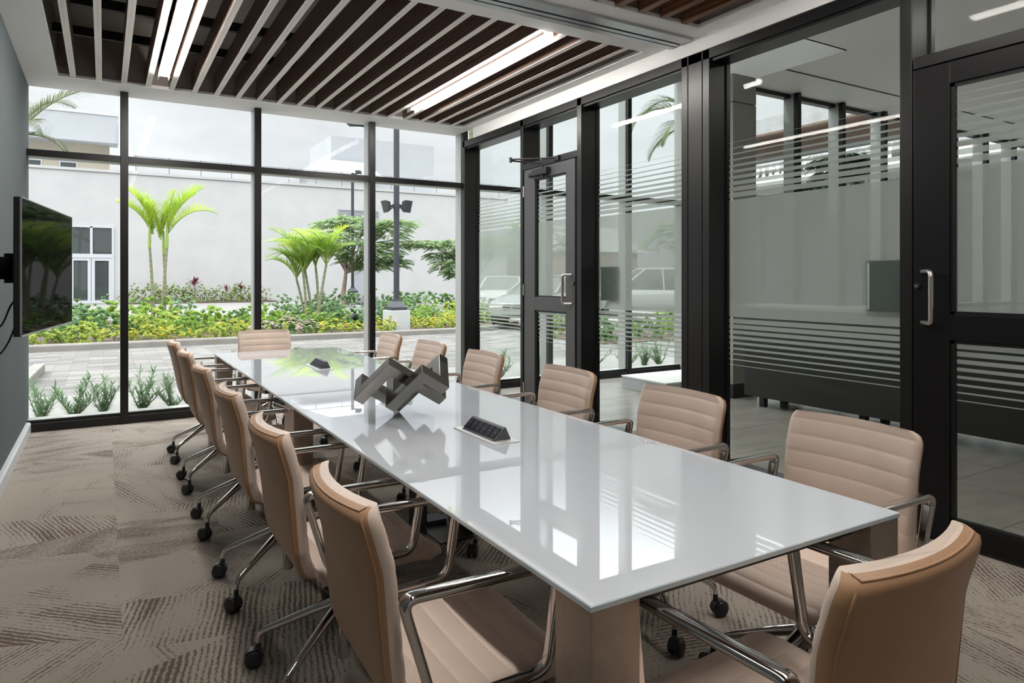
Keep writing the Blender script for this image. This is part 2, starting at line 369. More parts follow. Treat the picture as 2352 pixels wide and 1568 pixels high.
# far window wall: four bays; the mullions at x
def window_bay(i, xa, xb, name, label, first=False, last=False, y=YF, zb=.0, ztop=3.12, zt=(2.395, 2.455), yg=None, mats=None):
    yg = yg or y + .17
    r = thing(name, label, 'window', (0, 0, 0), 0, None, 'structure')
    f = MB()
    f.box(xa, xb, y, y + .03, zb, .072); f.box(xa, xb, y + .03, y + .06, zb, .098); f.box(xa, xb, y + .06, y + .2, zb, .096, 1)
    f.box(xa, xb, y + .10, y + .2, ztop - .05, ztop)
    f.build('sill_rail', [M['black_frame'], M['silver_frame']], r, bevel=.002)
    t = MB(); t.box(xa, xb, y, y + .05, *zt); t.box(xa, xb, y + .05, y + .19, zt[0] + .002, zt[1] - .002, 1); t.build('transom', [M['black_frame'], M['silver_frame']], r, bevel=.002)
    m = MB(); w = .065
    m.box(xb - w / 2, xb + w / 2, y - .012, y + .05, zb, ztop); m.box(xb - w / 2 + .002, xb + w / 2 - .002, y + .05, y + .2, zb, ztop, 1)
    m.build('mullion', [M['black_frame'], M['silver_frame']], r, bevel=.003)
    if first:
        m = MB(); m.box(xa - .03, xa + .02, y, y + .2, zb, ztop); m.build('mullion', M['black_frame'], r)
    p = MB(); p.box(xa + .01, xb - w / 2, yg, yg + .012, .095, zt[0] + .01); p.build('lower_pane', M['glass'], r)
    p = MB(); p.box(xa + .01, xb - w / 2, yg, yg + .012, zt[1] - .01, ztop); p.build('upper_pane', M['glass'], r)
    return r
xs = [-1.06, .163, 1.331, 2.525, 3.66]
window_bay(1, XL, xs[1], 'window_1', 'full-height window bay beside the wallpapered wall')
window_bay(2, xs[1] + .0325, xs[2], 'window_2', 'full-height window bay with three slim palm stems outside')
window_bay(3, xs[2] + .0325, xs[3], 'window_3', 'full-height window bay in front of the bushy palm clump')
window_bay(4, xs[3] + .0325, xs[4], 'window_4', 'full-height window bay in the corner by the glass partition')

# glass partition on the right: posts, head, base
def post(name, ya, yb, label, xa=XR, xb=XR + .188, z1=2.94, lines=()):
    b = MB(); cuts = [ya] + [v for l in lines for v in (l - .0025, l + .0025)] + [yb]
    for i in range(0, len(cuts), 2): b.box(xa, xb, cuts[i], cuts[i + 1], 0, z1)
    if lines: b.box(xa + .008, xb, ya + .002, yb - .002, 0, z1)
    struct(name, b, M['black_frame'], label, 'window post', bevel=.0025)
post('trim_2', 7.165, 7.215, 'black corner post where the partition meets the window wall')
post('trim_3', 5.868, 5.918, 'black post on the hinge side of the far glass door')
post('trim_4', 4.888, 4.952, 'black post on the handle side of the far glass door')
post('trim_5', 3.399, 3.667, 'wide black post with two vertical joints between the striped panes', lines=(3.4635, 3.6015))
post('trim_6', 2.005, 2.070, 'black post beside the near glass door with the pull handle')
b = MB(); b.box(XR, XR + .188, 1.0, 7.215, 2.865, 2.94); b.box(XR + .02, XR + .17, 1.0, 7.215, 2.845, 2.87)
struct('trim_7', b, M['black_frame'], 'black head rail along the top of the glass partition', 'head rail', bevel=.002)
b = MB()
for ya, yb in ((2.07, 3.399), (3.667, 4.888), (5.918, 7.165)): b.box(XR + .01, XR + .188, ya, yb, 0, .06)
struct('trim_8', b, M['black_frame'], 'black base rail under the fixed partition panes', 'base rail', bevel=.002)
struct('wall_right', MB().box(XR, XR + .188, YB, 1.0, 0, 2.94), M['grey_panel'], 'grey solid wall continuing past the near glass door', 'wall')

FT, FB = 1.885, 1.062
def film(parent, x, ya, yb, zlo=0, zhi=9):
    b = MB()
    def st(a, c):
        a, c = max(a, zlo), min(c, zhi)
        if c - a > .002: b.box(x, x + .0012, ya, yb, a, c)
    st(FB, FT)
    for i in range(10):
        zc = FT + .012 + .0412 * (i + 1) - .02; th = .0335 * (1 - i / 9.6); st(zc - th / 2, zc + th / 2)
        zc = FB - .010 - .0385 * (i + 1) + .02; th = .0305 * (1 - i / 9.6); st(zc - th / 2, zc + th / 2)
    return b.build('frosted_film', M['film'], parent)
def fixed_pane(name, ya, yb, label, z0=.05, z1=2.87, withfilm=True):
    r = thing(name, label, 'window', (0, 0, 0), 0, None, 'structure')
    MB().box(GX, GX + .01, ya - .01, yb + .01, z0, z1).build('pane', M['glass_int'], r)
    f = MB(); f.box(GX - .012, GX + .022, ya, ya + .012, z0, z1); f.box(GX - .012, GX + .022, yb - .012, yb, z0, z1); f.box(GX - .012, GX + .022, ya, yb, z1 - .02, z1)
    f.build('bead', M['black_frame'], r)
    if withfilm: film(r, GX + .0105, ya + .012, yb - .012)
    return r
fixed_pane('window_5', 5.918, 7.165, 'narrow striped frosted pane between the window corner and the far door')
fixed_pane('window_6', 3.667, 4.888, 'striped frosted pane showing palm fronds and a small room panel')
fixed_pane('window_7', 2.07, 3.399, 'wide striped frosted pane showing the hotel lettering outside')
fixed_pane('window_8', 4.952, 5.868, 'clear transom pane above the far glass door', 2.475, 2.87, False)
fixed_pane('window_9', 1.06, 2.005, 'clear transom pane above the near glass door', 2.475, 2.87, False)

def door(name, label, y0, y1, g0, g1, closer):
    """leaf from y0 to y1, glass from g0 to g1, pull near y0 side or y1 side"""
    r = thing(name, label, 'door', (0, 0, 0), 0, None, 'structure')
    fm = M['grey_frame'] if closer else M['black_frame2']; xa, xb = XR, XR + .046
    h = MB(); h.box(XR, XR + .188, y0 - (.033 if closer else .0), y1 + (.025 if closer else .0), 2.418, 2.478); h.build('header', M['black_frame'], r, bevel=.002)
    j = MB(); j.box(XR + .05, XR + .188, y0 - .03, y0 - .008, 0, 2.42); j.box(XR + .05, XR + .188, y1 + .008, y1 + .03, 0, 2.42); j.box(XR + .05, XR + .07, y0 - .03, y1 + .03, 2.39, 2.42)
    j.build('jamb', M['black_frame'], r)
    f = MB()
    f.box(xa, xb, y0, g0, .012, 2.412); f.box(xa, xb, g1, y1, .012, 2.412)
    f.box(xa, xb, g0, g1, 2.303, 2.412); f.box(xa, xb, g0, g1, 1.024, 1.152); f.box(xa, xb, g0, g1, .012, .124)
    f.build('leaf_frame', fm, r, bevel=.003)
    g = MB()
    for za, zb in ((.124, 1.024), (1.152, 2.303)):      # glazing beads
        g.box(xa + .010, xb - .01, g0, g0 + .018, za, zb); g.box(xa + .010, xb - .01, g1 - .018, g1, za, zb)
        g.box(xa + .010, xb - .01, g0, g1, za, za + .016); g.box(xa + .010, xb - .01, g0, g1, zb - .016, zb)
    g.build('glazing_bead', M['black_frame'], r)
    gx = XR + .024
    MB().box(gx, gx + .008, g0, g1, 1.152, 2.303).build('upper_pane', M['glass_int'], r)
    MB().box(gx, gx + .008, g0, g1, .124, 1.024).build('lower_pane', M['glass_int'], r)
    film(r, gx + .0085, g0 + .018, g1 - .018, 1.168, 2.287); film(r, gx + .0085, g0 + .018, g1 - .018, .14, 1.008)
    # offset D pull and lock
    if closer: my, dy = 5.03, .06
    else: my, dy = 1.952, -.075
    pz = (1.104, 1.366); pts = []
    for z0_, s in ((pz[0], 1), (pz[1], -1)):
        seg = [Vector((XR - .0, my, z0_))] + [Vector((XR - .062 * t, my + dy * t, z0_)) for t in (.25, .5, .75)]
        for a in (15, 35, 55, 75, 90):
            q = math.radians(a); seg.append(Vector((XR - .062 * (.75 + .25 * math.sin(q)), my + dy * (.75 + .25 * math.sin(q)), z0_ + s * .028 * (1 - math.cos(q)))))
        pts.append(seg)
    path = pts[0] + pts[1][::-1]
    MB().tube(path, .0125, 12).build('pull_handle', M['steel'], r)
    ly = 4.999 if closer else 1.976
    l = MB(); l.cyl((XR + .002, ly, 1.292), (XR - .012, ly, 1.292), .017, .015, 16); l.cyl((XR - .012, ly, 1.292), (XR - .016, ly, 1.292), .007, .006, 12, 1)
    l.build('lock_cylinder', [M['black_plastic'], M['steel']], r)
    hy = y1 if closer else y0
    for z in (.24, 1.22, 2.2):
        MB().cyl((XR - .004, hy + .004, z - .055), (XR - .004, hy + .004, z + .055), .0085, None, 10).build('hinge', M['steel'], r)
    if closer:
        cbd = MB(); cbd.box(XR - .055, XR, 5.37, 5.62, 2.325, 2.385); cbd.cyl((XR - .028, 5.47, 2.30), (XR - .028, 5.47, 2.41), .016, None, 12); cbd.prism([(XR, 5.62, 2.33), (XR - .05, 5.62, 2.335), (XR - .02, 5.74, 2.335), (XR, 5.74, 2.33)], (0, 0, .03))
        cbd.build('closer_body', M['black_plastic'], r, bevel=.004)
        a = MB(); e_ = Vector((3.29, 5.55, 2.44)); a.tube([(XR - .028, 5.47, 2.41), (XR - .028, 5.475, 2.425), e_], .008, 8); a.tube([e_ + Vector((0, 0, .012)), (XR, 5.25, 2.452)], .008, 8)
        a.cyl(e_ - Vector((0, 0, .018)), e_ + Vector((0, 0, .03)), .013, None, 10); a.box(XR - .02, XR, 5.22, 5.30, 2.43, 2.47)
        a.build('closer_arm', M['black_plastic'], r)
    return r
door('door_1', 'far glazed black door with an overhead closer arm', 4.985, 5.843, 5.12, 5.649, True)
door('door_2', 'near glazed black door with a curved steel pull', 1.06, 1.998, 1.245, 1.82, False)

# room panels fixed to the outer side of the glass
def room_panel(ya, yb, label):
    r = thing('room_panel', label, 'wall panel', (GX + .013, (ya + yb) / 2, 1.288), 0, 'room booking panels on the partition glass')
    w = (yb - ya) / 2
    MB().box(0, .03, -w, w, -.15, .15).build('housing', M['unit_grey'], r, bevel=.006)
    MB().box(-.001, 0, -w + .012, w - .02, -.138, .138).build('back_plate', simple('panel_back', (.05, .06, .06), .25), r)
    MB().box(-.0015, 0, w - .018, w - .008, -.135, .135).build('edge_strip', M['bright'], r)
    MB().cyl((-.0025, 0, .01), (0, 0, .01), .012, None, 12).build('badge', M['bright'], r)
room_panel(4.619, 4.86, 'dark square panel on the glass beside the far door')
room_panel(2.10, 2.371, 'dark square panel on the glass beside the near door')

# ------------------------------------------------------------------ ceiling slats, rails and lights
ORD = ['first', 'second', 'third', 'fourth', 'fifth', 'sixth', 'seventh', 'eighth', 'ninth', 'tenth', 'eleventh', 'twelfth', 'thirteenth', 'fourteenth', 'fifteenth', 'sixteenth', 'seventeenth', 'eighteenth', 'nineteenth', 'twentieth']
def slat_mesh(L, joint, wood_):
    b = MB(); w = .0225; z0, z1 = 0, .175
    segs = [(0, joint - .0015), (joint + .0015, L)] if joint else [(0, L)]
    for a, c in segs: b.box(-w, w, a, c, z0 + .003, z1, 0); b.box(-w, w, a, c, z0, z0 + .0031, 1)
    return b.build('ceiling_slat', [wood_, M['wood_edge'] if wood_ is M['wood'] else M['wood_warm']])
s0 = None
for i in range(20):
    x = -.223 + .1885 * i
    if s0 is None: s0 = o = slat_mesh(2.985, 2.60, M['wood'])
    else: o = s0.copy(); C.objects.link(o)
    o.location = (x, 3.957, ZC + .006)
    tag(o, '%s pale-edged walnut ceiling slat from the wallpapered wall, over the table' % ORD[i], 'ceiling slat', 'walnut slats in the coffer over the table')
s0 = None
for i in range(20):
    x = -.223 + .1885 * i
    if s0 is None: s0 = o = slat_mesh(5.97, None, M['wood_warm'])
    else: o = s0.copy(); C.objects.link(o)
    o.location = (x, -2.593, ZC + .006)
    tag(o, '%s warm brown ceiling slat from the wallpapered wall, in the second coffer' % ORD[i], 'ceiling slat', 'warm brown slats in the second coffer')
for k, y in enumerate((4.54, 5.62, 6.32)):
    b = MB(); b.box(x0 - .01, x1 + .01, y - .02, y + .02, ZC + .183, ZC + .25)
    tag(b.build('support_rail', M['black_rail']), ['black rail above the slats, closest to the folding-wall track', 'black rail above the slats, middle one', 'black rail above the slats, closest to the window wall'][k], 'ceiling rail', 'black rails carrying the ceiling slats')
def linear_light(x, y0, y1, label, lamp='lamp'):
    r = thing('linear_light', label, 'ceiling light', (x, 0, ZC), 0, 'linear lights among the ceiling slats')
    h = MB(); w = .043
    h.box(-w, -w + .006, y0, y1, .004, .11); h.box(w - .006, w, y0, y1, .004, .11); h.box(-w, w, y0, y1 - .10, .03, .11); h.box(-w, -w + .006, y1 - .10, y1, -.02, .004); h.box(w - .006, w, y1 - .10, y1, -.02, .004)
    h.build('housing', M['white_paint'], r)
    MB().box(-w + .007, w - .007, y0 + .005, y1 - .10, -.013, .03).build('diffuser', M[lamp], r)
    return r
linear_light(.437, 4.03, 6.55, 'glowing linear light near the wallpapered wall, over the table')
linear_light(2.70, 4.03, 6.55, 'glowing linear light over the table on the glass partition side')
linear_light(.437, -.1, 2.42, 'linear light in the second coffer near the wallpapered wall', 'lamp_dim')
linear_light(2.70, -.1, 2.42, 'linear light in the second coffer near the near glass door', 'lamp_dim')
# ------------------------------------------------------------------ conference table
TX0, TX1, TY0, TY1, TZ = .753, 1.729, .987, 5.877, .74
t = thing('conference_table', 'long conference table with white glass top and square metal legs', 'table', ((TX0 + TX1) / 2, (TY0 + TY1) / 2, 0))
hx, hy = (TX1 - TX0) / 2, (TY1 - TY0) / 2
b = MB(); ch = .002
def rr(x, y, z): return [(-x, -y, z), (x, -y, z), (x, y, z), (-x, y, z)]
R_ = [rr(hx - ch, hy - ch, TZ - .013), rr(hx, hy, TZ - .011), rr(hx, hy, TZ - ch), rr(hx - ch, hy - ch, TZ)]
vs = [p for r in R_ for p in r]
b.add(vs, [(3, 2, 1, 0), (12, 13, 14, 15)], 0)
b.add(vs, [(i * 4 + j, i * 4 + (j + 1) % 4, i * 4 + 4 + (j + 1) % 4, i * 4 + 4 + j) for i in range(3) for j in range(4)], 1)
b.build('glass_top', [M['table_glass'], M['table_edge']], t)
lw = .115
for sx in (-1, 1):
    for sy in (-1, 1):
        x1, y1 = sx * (hx - .003), sy * (hy - .003)
        MB().box(min(x1, x1 - sx * lw), max(x1, x1 - sx * lw), min(y1, y1 - sy * lw), max(y1, y1 - sy * lw), 0, TZ - .0135).build('leg', M['nickel'], t, bevel=.0015)
    x1 = sx * (hx - .003)
    MB().box(min(x1, x1 - sx * .09), max(x1, x1 - sx * .09), -.19, .0, 0, TZ - .0135).build('leg', M['nickel'], t, bevel=.0015)
b = MB()
for sx in (-1, 1): b.box(sx * .30 - .02, sx * .30 + .02, -hy + .05, hy - .05, TZ - .05, TZ - .014)
for y in (-hy + .08, -.09, hy - .08): b.box(-hx + .1, hx - .1, y - .025, y + .025, TZ - .05, TZ - .014)
b.build('underframe', M['dark'], t)

# ------------------------------------------------------------------ chairs
def cr(pts, n):
    """Catmull-Rom through 2D points, resampled evenly to n+1 points"""
    P = [Vector(p) for p in pts]; P = [P[0] * 2 - P[1]] + P + [P[-1] * 2 - P[-2]]; out = []
    for i in range(1, len(P) - 2):
        for k in range(16):
            u = k / 16; a, b_, c, d = P[i - 1:i + 3]
            out.append(.5 * (2 * b_ + (c - a) * u + (2 * a - 5 * b_ + 4 * c - d) * u * u + (3 * b_ - a - 3 * c + d) * u ** 3))
    out.append(P[-2]); L = [0]
    for i in range(1, len(out)): L.append(L[-1] + (out[i] - out[i - 1]).length)
    res = []; j = 0
    for k in range(n + 1):
        s = L[-1] * k / n
        while j < len(L) - 2 and L[j + 1] < s: j += 1
        f = (s - L[j]) / max(1e-9, L[j + 1] - L[j]); res.append(out[j].lerp(out[j + 1], min(1, f)))
    return res, L[-1]
NFR, NED = 15, 5
def ring_pts(w, t):
    """closed cross-section: front face, round edge, rear face, round edge -> (y, n, frontness)"""
    e = min(t / 2, w * .2); o = []
    for k in range(NFR): o.append((-(w - e) + 2 * (w - e) * k / (NFR - 1), 0, 1))
    for k in range(1, NED + 1): q = PI / 2 - PI * k / (NED + 1); o.append((w - e + e * math.cos(q), -t / 2 + t / 2 * math.sin(q), max(0, math.sin(q))))
    for k in range(NFR): o.append(((w - e) - 2 * (w - e) * k / (NFR - 1), -t, 0))
    for k in range(1, NED + 1): q = -PI / 2 + PI * k / (NED + 1); o.append((-(w - e) - e * math.cos(q), -t / 2 + t / 2 * math.sin(q), max(0, math.sin(q))))
    return o
def pad(curve, L, wfun, tfun, conc, pitch, phase, gdepth=.005, sg=1):
    """padded panel swept along a side profile; curve points are (x, z); grooves run across the sitter side"""
    n = len(curve) - 1; rings = []
    for i, p in enumerate(curve):
        a, c = curve[max(0, i - 1)], curve[min(n, i + 1)]; tg = (c - a).normalized(); nrm = Vector((-tg.y, tg.x)) * sg
        s = L * i / n; w = wfun(s) / 2; t_ = tfun(s); g = (abs(math.sin(PI * (s + phase) / pitch)) ** .4 - 1) * gdepth if pitch else 0
        ring = []
        for y, off, fr in ring_pts(w, t_):
            off += g * fr * min(1, 3 * (1 - abs(y) / (w + 1e-6)) + .35) + (conc(s) * (y / w) ** 2 if sg > 0 else 0)
            ring.append((p.x + nrm.x * off + (conc(s) * (y / w) ** 2 * nrm.x if sg < 0 else 0), y, p.y + nrm.y * off))
        rings.append(ring)
    return rings
def chair_proto():
    t = thing('conference_chair', 'x', 'chair')
    # seat: from the front lip back to the crease; sitter side is up
    sc_, Ls = cr([(-.150, .452), (-.10, .446), (0, .452), (.12, .462), (.205, .460), (.25, .440), (.268, .408)], 150)
    def wS(s):
        d = max(0, s - (Ls - .07)); e = max(0, .05 - s); return .475 - 2 * (.07 - math.sqrt(max(0, .07 ** 2 - d * d)) if d > 0 else 0) * .75 - .0 * e
    def tS(s): return .058 * min(1, .45 + s / .06) * min(1, .35 + (Ls - s) / .07)
    b = MB(); b.rings(pad(sc_, Ls, wS, tS, lambda s: .008, .056, .0, .005), 0)
    b.build('seat', M['leather'], t)
    bc, Lb = cr([(-.105, .432), (-.143, .452), (-.168, .495), (-.185, .56), (-.203, .65), (-.226, .76), (-.248, .84), (-.256, .872)], 150)
    def wB(s):
        d = max(0, s - (Lb - .045)); low = max(0, .12 - s)
        return .455 - .9 * low * .9 - 2 * (.045 - math.sqrt(max(0, .045 ** 2 - d * d)) if d > 0 else 0) * .7
    def tB(s):
        q = min(1, (Lb - s) / .020); return .048 * min(1, .5 + s / .10) * (.45 + .55 * math.sqrt(max(0, 1 - (1 - q) ** 2)))
    def cB(s): u = s / Lb; return .037 * min(1, max(0, (u - .1) * 1.6))
    rings = pad(bc, Lb, wB, tB, cB, .0565, .0, .005, -1)
    NR = len(rings[0])
    b = MB(); b.rings(rings, 0)
    for fi, f in enumerate(b.f):                 # outer leather on the rear face
        if len(f) == 4:
            js = sorted(v % NR for v in f)
            if js[0] >= NFR + 2 and js[-1] <= NR - 4: b.m[fi] = 1
    back = b.build('backrest', [M['leather'], M['leather_back']], t)
    pp = MB(); jr, jl = NFR + NED - 1, NR - NED
    right = [Vector(r[jr]) for r in rings[10::4]]; left = [Vector(r[jl]) for r in rings[10::4]]
    top = [Vector(rings[-2][j]) for j in range(NFR + NED, NR - NED)]
    pp.tube(right + top + left[::-1], .0028, 6)
    pp.build('piping', M['leather_back'], back)
    # armrests: closed loops of flattened chrome bar
    cor = [(-.200, .70), (.172, .70), (.138, .470), (-.128, .462)]
    for sy in (-1, 1):
        path = []; n = len(cor)
        for i in range(n):
            p, a, c = (Vector(cor[i]), Vector(cor[i - 1]), Vector(cor[(i + 1) % n])); r = .030 if i < 2 else .04
            d1, d2 = (a - p).normalized(), (c - p).normalized()
            for k in range(7):
                u = k / 6; path.append((p + d1 * r) * (1 - u) ** 2 + p * 2 * u * (1 - u) + (p + d2 * r) * u * u)
            q0, q1 = p + d2 * r, c + (p - c).normalized() * .03
            for k in (.25, .5, .75): path.append(q0.lerp(q1, k))
        rings2 = []; N = len(path)
        for i, p in enumerate(path):
            tg = (path[(i + 1) % N] - path[i - 1]).normalized(); nr = Vector((tg.y, -tg.x)); top_ = max(0, min(1, (p.y - .55) / .13))
            wy = .0130 + .0050 * top_; th = .0100 - .0005 * top_
            ring = []
            for k in range(12):
                q = 2 * PI * (k + .5) / 12; c_, s_ = math.cos(q), math.sin(q)
                yy = wy * math.copysign(abs(c_) ** .5, c_); oo = th * math.copysign(abs(s_) ** .5, s_)
                ring.append((p.x + nr.x * oo, sy * .268 + yy, p.y + nr.y * oo))
            rings2.append(ring)
        b = MB(); b.rings(rings2, 0, True, False, True)
        b.box(-.03, .05, min(sy * .12, sy * .262), max(sy * .12, sy * .262), .410, .420); b.box(-.03, .05, min(sy * .256, sy * .266), max(sy * .256, sy * .266), .410, .468)
        b.build('armrest', M['chrome'], t)
    b = MB(); b.box(-.09, .11, -.13, .13, .385, .412); b.prism([(-.07, -.06, .33), (.08, -.06, .345), (.09, -.06, .39), (-.09, -.06, .39)], (0, .12, 0)); b.cyl((0, .02, .375), (.0, .23, .372), .006, None, 8)
    b.build('mechanism', M['black_plastic'], t, bevel=.003)
    b = MB(); b.cyl((0, 0, .052), (0, 0, .275), .0215, None, 20); b.cyl((0, 0, .275), (0, 0, .36), .014, None, 14); b.lathe([(.030, .20), (.034, .21), (.034, .25), (.024, .262), (.022, .263)], n=20)
    b.build('gas_column', M['chrome'], t)
    for k in range(5):
        a = 2 * PI * k / 5; ca, sa = math.cos(a), math.sin(a)
        prof = [(.022, .238), (.10, .207), (.20, .163), (.276, .129), (.293, .116), (.300, .098), (.301, .072)]; rs = [.0185, .0165, .0135, .0115, .0105, .0095, .009]
        b = MB(); b.tube([(r * ca, r * sa, z) for r, z in prof], rs, 10)
        leg = b.build('leg', M['chrome'], t)
        b = MB(); cx, cy = .316 * ca, .316 * sa; ang = a + .9 + k * 1.3
        dx, dy = math.cos(ang), math.sin(ang); px, py = -dy, dx
        for s_ in (-1, 1):
            c0 = Vector((cx + px * .006 * s_, cy + py * .006 * s_, .0305)); c1 = Vector((cx + px * .024 * s_, cy + py * .024 * s_, .0305))
            b.tube([c0, c0.lerp(c1, .2), c0.lerp(c1, .75), c1, c1 + (c1 - c0) * .05], [.026, .030, .030, .026, .017], 18)
        hood = [(cx + dx * .034 * math.cos(q) , cy + dy * .034 * math.cos(q), .0305 + .034 * math.sin(q)) for q in [PI * j / 8 for j in range(9)]]
        hv = []
        for p in hood:
            for s_ in (-.016, .016): hv.append((p[0] + px * s_, p[1] + py * s_, p[2]))
        b.add(hv, [(2 * j, 2 * j + 1, 2 * j + 3, 2 * j + 2) for j in range(8)], 0, True)
        b.cyl((.301 * ca, .301 * sa, .045), (.301 * ca, .301 * sa, .085), .010, None, 10)
        b.build('caster', M['wheel'], leg)
    return t
proto = chair_proto()
SIDE = [('on the television side', .700, [5.65, 4.85, 3.99, 3.11, 2.29, 1.53], 0.0), ('on the partition side', 1.832, [5.47, 4.64, 3.82, 2.91, 2.09, 1.36], PI)]
first = True
WHICH = ['closest to the window wall', 'second from the window wall', 'third from the window wall', 'fourth from the window wall', 'fifth from the window wall', 'sixth from the window wall']
rnd = random.Random(3)
for nm, x, ys, rz in SIDE:
    for i, y in enumerate(ys):
        lab = 'beige swivel chair %s of the table, %s' % (nm, WHICH[i])
        xx = x + (.035 if (rz and i == 5) else 0) + (.008 if (not rz and i == 5) else 0)
        o = proto if first else dup(proto)
        first = False
        o.location = (xx, y, 0); o.rotation_euler = (0, 0, rz + rnd.uniform(-.025, .025)); o['label'] = lab; o['group'] = 'beige swivel chairs around the conference table'
o = dup(proto, (1.243, 6.20, 0), -PI / 2 + .01, 'beige swivel chair at the far table end with its back to the window wall'); o['group'] = 'beige swivel chairs around the conference table'
o = dup(proto, (1.185, .905, 0), PI / 2 + .05, 'beige swivel chair at the table end closest to the camera, seen from behind'); o['group'] = 'beige swivel chairs around the conference table'

# ------------------------------------------------------------------ sculpture: closed knot of square bars standing on its corners
tt = .0478
nodes = [(-4, 0, 0), (0, 0, 0), (0, 5.4, 0), (0, 5.4, 2.9), (-2, 5.4, 2.9), (-2, 2, 2.9), (-2, 2, -1.4), (2, 2, -1.4), (2, 4, -1.4), (2, 4, 1.6), (-4, 4, 1.6), (-4, 0, 1.6)]
yaw = math.radians(30.776); Rr = Vector((math.cos(yaw), -math.sin(yaw), 0)); Ff = Vector((math.sin(yaw), math.cos(yaw), 0))
tocam = Vector((-1.21, -2.9, .50)).normalized(); rgt = Vector((0, 0, 1)).cross(tocam).normalized(); upv = tocam.cross(rgt)
el = math.radians(31); co_, si_ = math.cos(el), math.sin(el)
def ax(r, u, v): return (rgt * r + upv * u + tocam * v).normalized()
A_ = ax(.625, .585, .52); B_ = ax(.625, -.585, -.52); B_ = (B_ - A_ * A_.dot(B_)).normalized(); C_ = A_.cross(B_).normalized()
b = MB(); P3 = [A_ * a * tt + B_ * c * tt + C_ * d * tt for a, c, d in nodes]
for i in range(len(nodes)):
    p, q = P3[i], P3[(i + 1) % len(nodes)]; d = (q - p); L = d.length; d.normalize()
    axs = [A_, B_, C_]; k = max(range(3), key=lambda j: abs(d.dot(axs[j]))); o1, o2 = axs[(k + 1) % 3], axs[(k + 2) % 3]
    e = .0004 * i
    b.obox((p + q) / 2, axs[k] * (L / 2 + tt / 2 - .0003 * (i % 3)), o1 * (tt / 2 - .00015 * (i % 4)), o2 * (tt / 2 - .00015 * (i % 5)))
lo = min(Vector(v).z for v in b.v); off = Vector((0, 0, 0))
lowv = min(b.v, key=lambda v: v[2])
sx_, sy_ = 1.126 - lowv[0], 2.868 - lowv[1]
b.v = [(v[0], v[1], v[2] - lo) for v in b.v]
tag(b.build('table_sculpture', M['sculpt'], loc=(sx_, sy_, TZ), bevel=.0012), 'gunmetal sculpture of interlocking square bars standing on the white table', 'sculpture')

# ------------------------------------------------------------------ pop-up power units in the table
def power_unit(y, label):
    r = thing('power_unit', label, 'power outlet', (1.240, y, TZ), 0, 'pop-up power units in the table top')
    f = MB(); f.box(-.052, .052, -.165, .165, .0, .004); f.build('flange', M['bright'], r, bevel=.001)
    hl = .125; x0, x1, xr, zr = -.036, .040, .012, .050
    b = MB(); b.prism([(x0, -hl, .004), (x1, -hl, .004), (xr + .006, -hl, zr), (xr, -hl, zr)], (0, 2 * hl, 0)); b.build('housing', M['unit_grey'], r, bevel=.002)
    d = Vector((xr - x0, 0, zr - .004)); dl = d.length; d.normalize(); nrm = Vector((-d.z, 0, d.x)); base = Vector((x0, 0, .004))
    for k in range(6):
        yc = hl - .022 - k * .0405
        c = base + d * dl * .5 + nrm * .0012; c.y = yc
        b = MB(); b.obox(c, d * dl * .36, Vector((0, .0165, 0)), nrm * .0016)
        if k < 3:
            for u, v in ((-.008, .006), (.006, .006), (-.001, -.008)): b.obox(c + Vector((0, u, 0)) + d * v + nrm * .0018, d * .0035, Vector((0, .0018, 0)), nrm * .0006, 1)
        else: b.obox(c + nrm * .0018, d * .0015, Vector((0, .006, 0)), nrm * .0006, 1)
        b.build('socket', [M['socket_blue'], M['unit_grey']], r)
    return r
power_unit(2.28, 'pop-up power unit in the table top, in front of the sculpture')
power_unit(4.60, 'pop-up power unit in the table top, behind the sculpture')

# floor box under the table
r = thing('floor_box', 'black floor box with an open grey lid under the table', 'floor outlet', (1.55, 3.32, 0))
b = MB(); b.box(-.10, .10, -.19, .19, 0, .006); b.build('cover_frame', M['black_plastic'], r)
b = MB(); b.box(-.115, -.10, -.02, .19, .0, .19); b.build('lid', M['unit_grey'], r, bevel=.003)
b = MB(); b.box(-.06, .05, .06, .17, .006, .03); b.build('outlet_plate', M['unit_grey'], r)

# ------------------------------------------------------------------ television on its arm
n0, n1 = Vector((-.340, 4.01, 0)), Vector((-.176, 5.195, 0)); d = (n1 - n0); L = d.length; d.normalize(); nr = Vector((d.y, -d.x, 0))
rz = math.atan2(d.y, d.x)     # local +x along the set, local -y faces the table
ctr = (n0 + n1) / 2
r = thing('television', 'black flat television swung out from the wallpapered wall', 'television', (ctr.x, ctr.y, 1.387), rz)
hw, hh = L / 2, .335
MB().box(-hw, hw, .0, .03, -hh, hh).build('casing', M['black_plastic'], r, bevel=.004)
b = MB(); b.box(-hw * .8, hw * .8, .03, .06, -hh * .72, hh * .5); b.build('rear_housing', M['black_plastic'], r, bevel=.01)
MB().box(-hw + .008, hw - .008, -.0015, .001, -hh + .010, hh - .008).build('screen', M['screen'], r)
b = MB(); b.box(-hw, hw, -.004, .004, -hh, -hh + .006); b.box(-hw, hw, -.004, .004, hh - .004, hh); b.box(-hw, -hw + .004, -.004, .004, -hh, hh); b.box(hw - .004, hw, -.004, .004, -hh, hh)
b.build('bezel', M['alu'], r)
r = thing('tv_bracket', 'black jointed bracket holding the television off the wall', 'tv bracket', (XL, 4.42, 1.387))
MB().box(0, .03, -.12, .12, -.24, .24).build('wall_plate', M['black_plastic'], r, bevel=.003)
b = MB(); b.bar((.03, .03, .0), (.14, .17, .0), .05, .12); b.cyl((.14, .17, -.08), (.14, .17, .08), .03, None, 14); b.bar((.14, .17, .0), (.235, .06, .0), .045, .10); b.cyl((.03, .03, -.09), (.03, .03, .09), .022, None, 14)
b.build('swing_arm', M['black_plastic'], r)
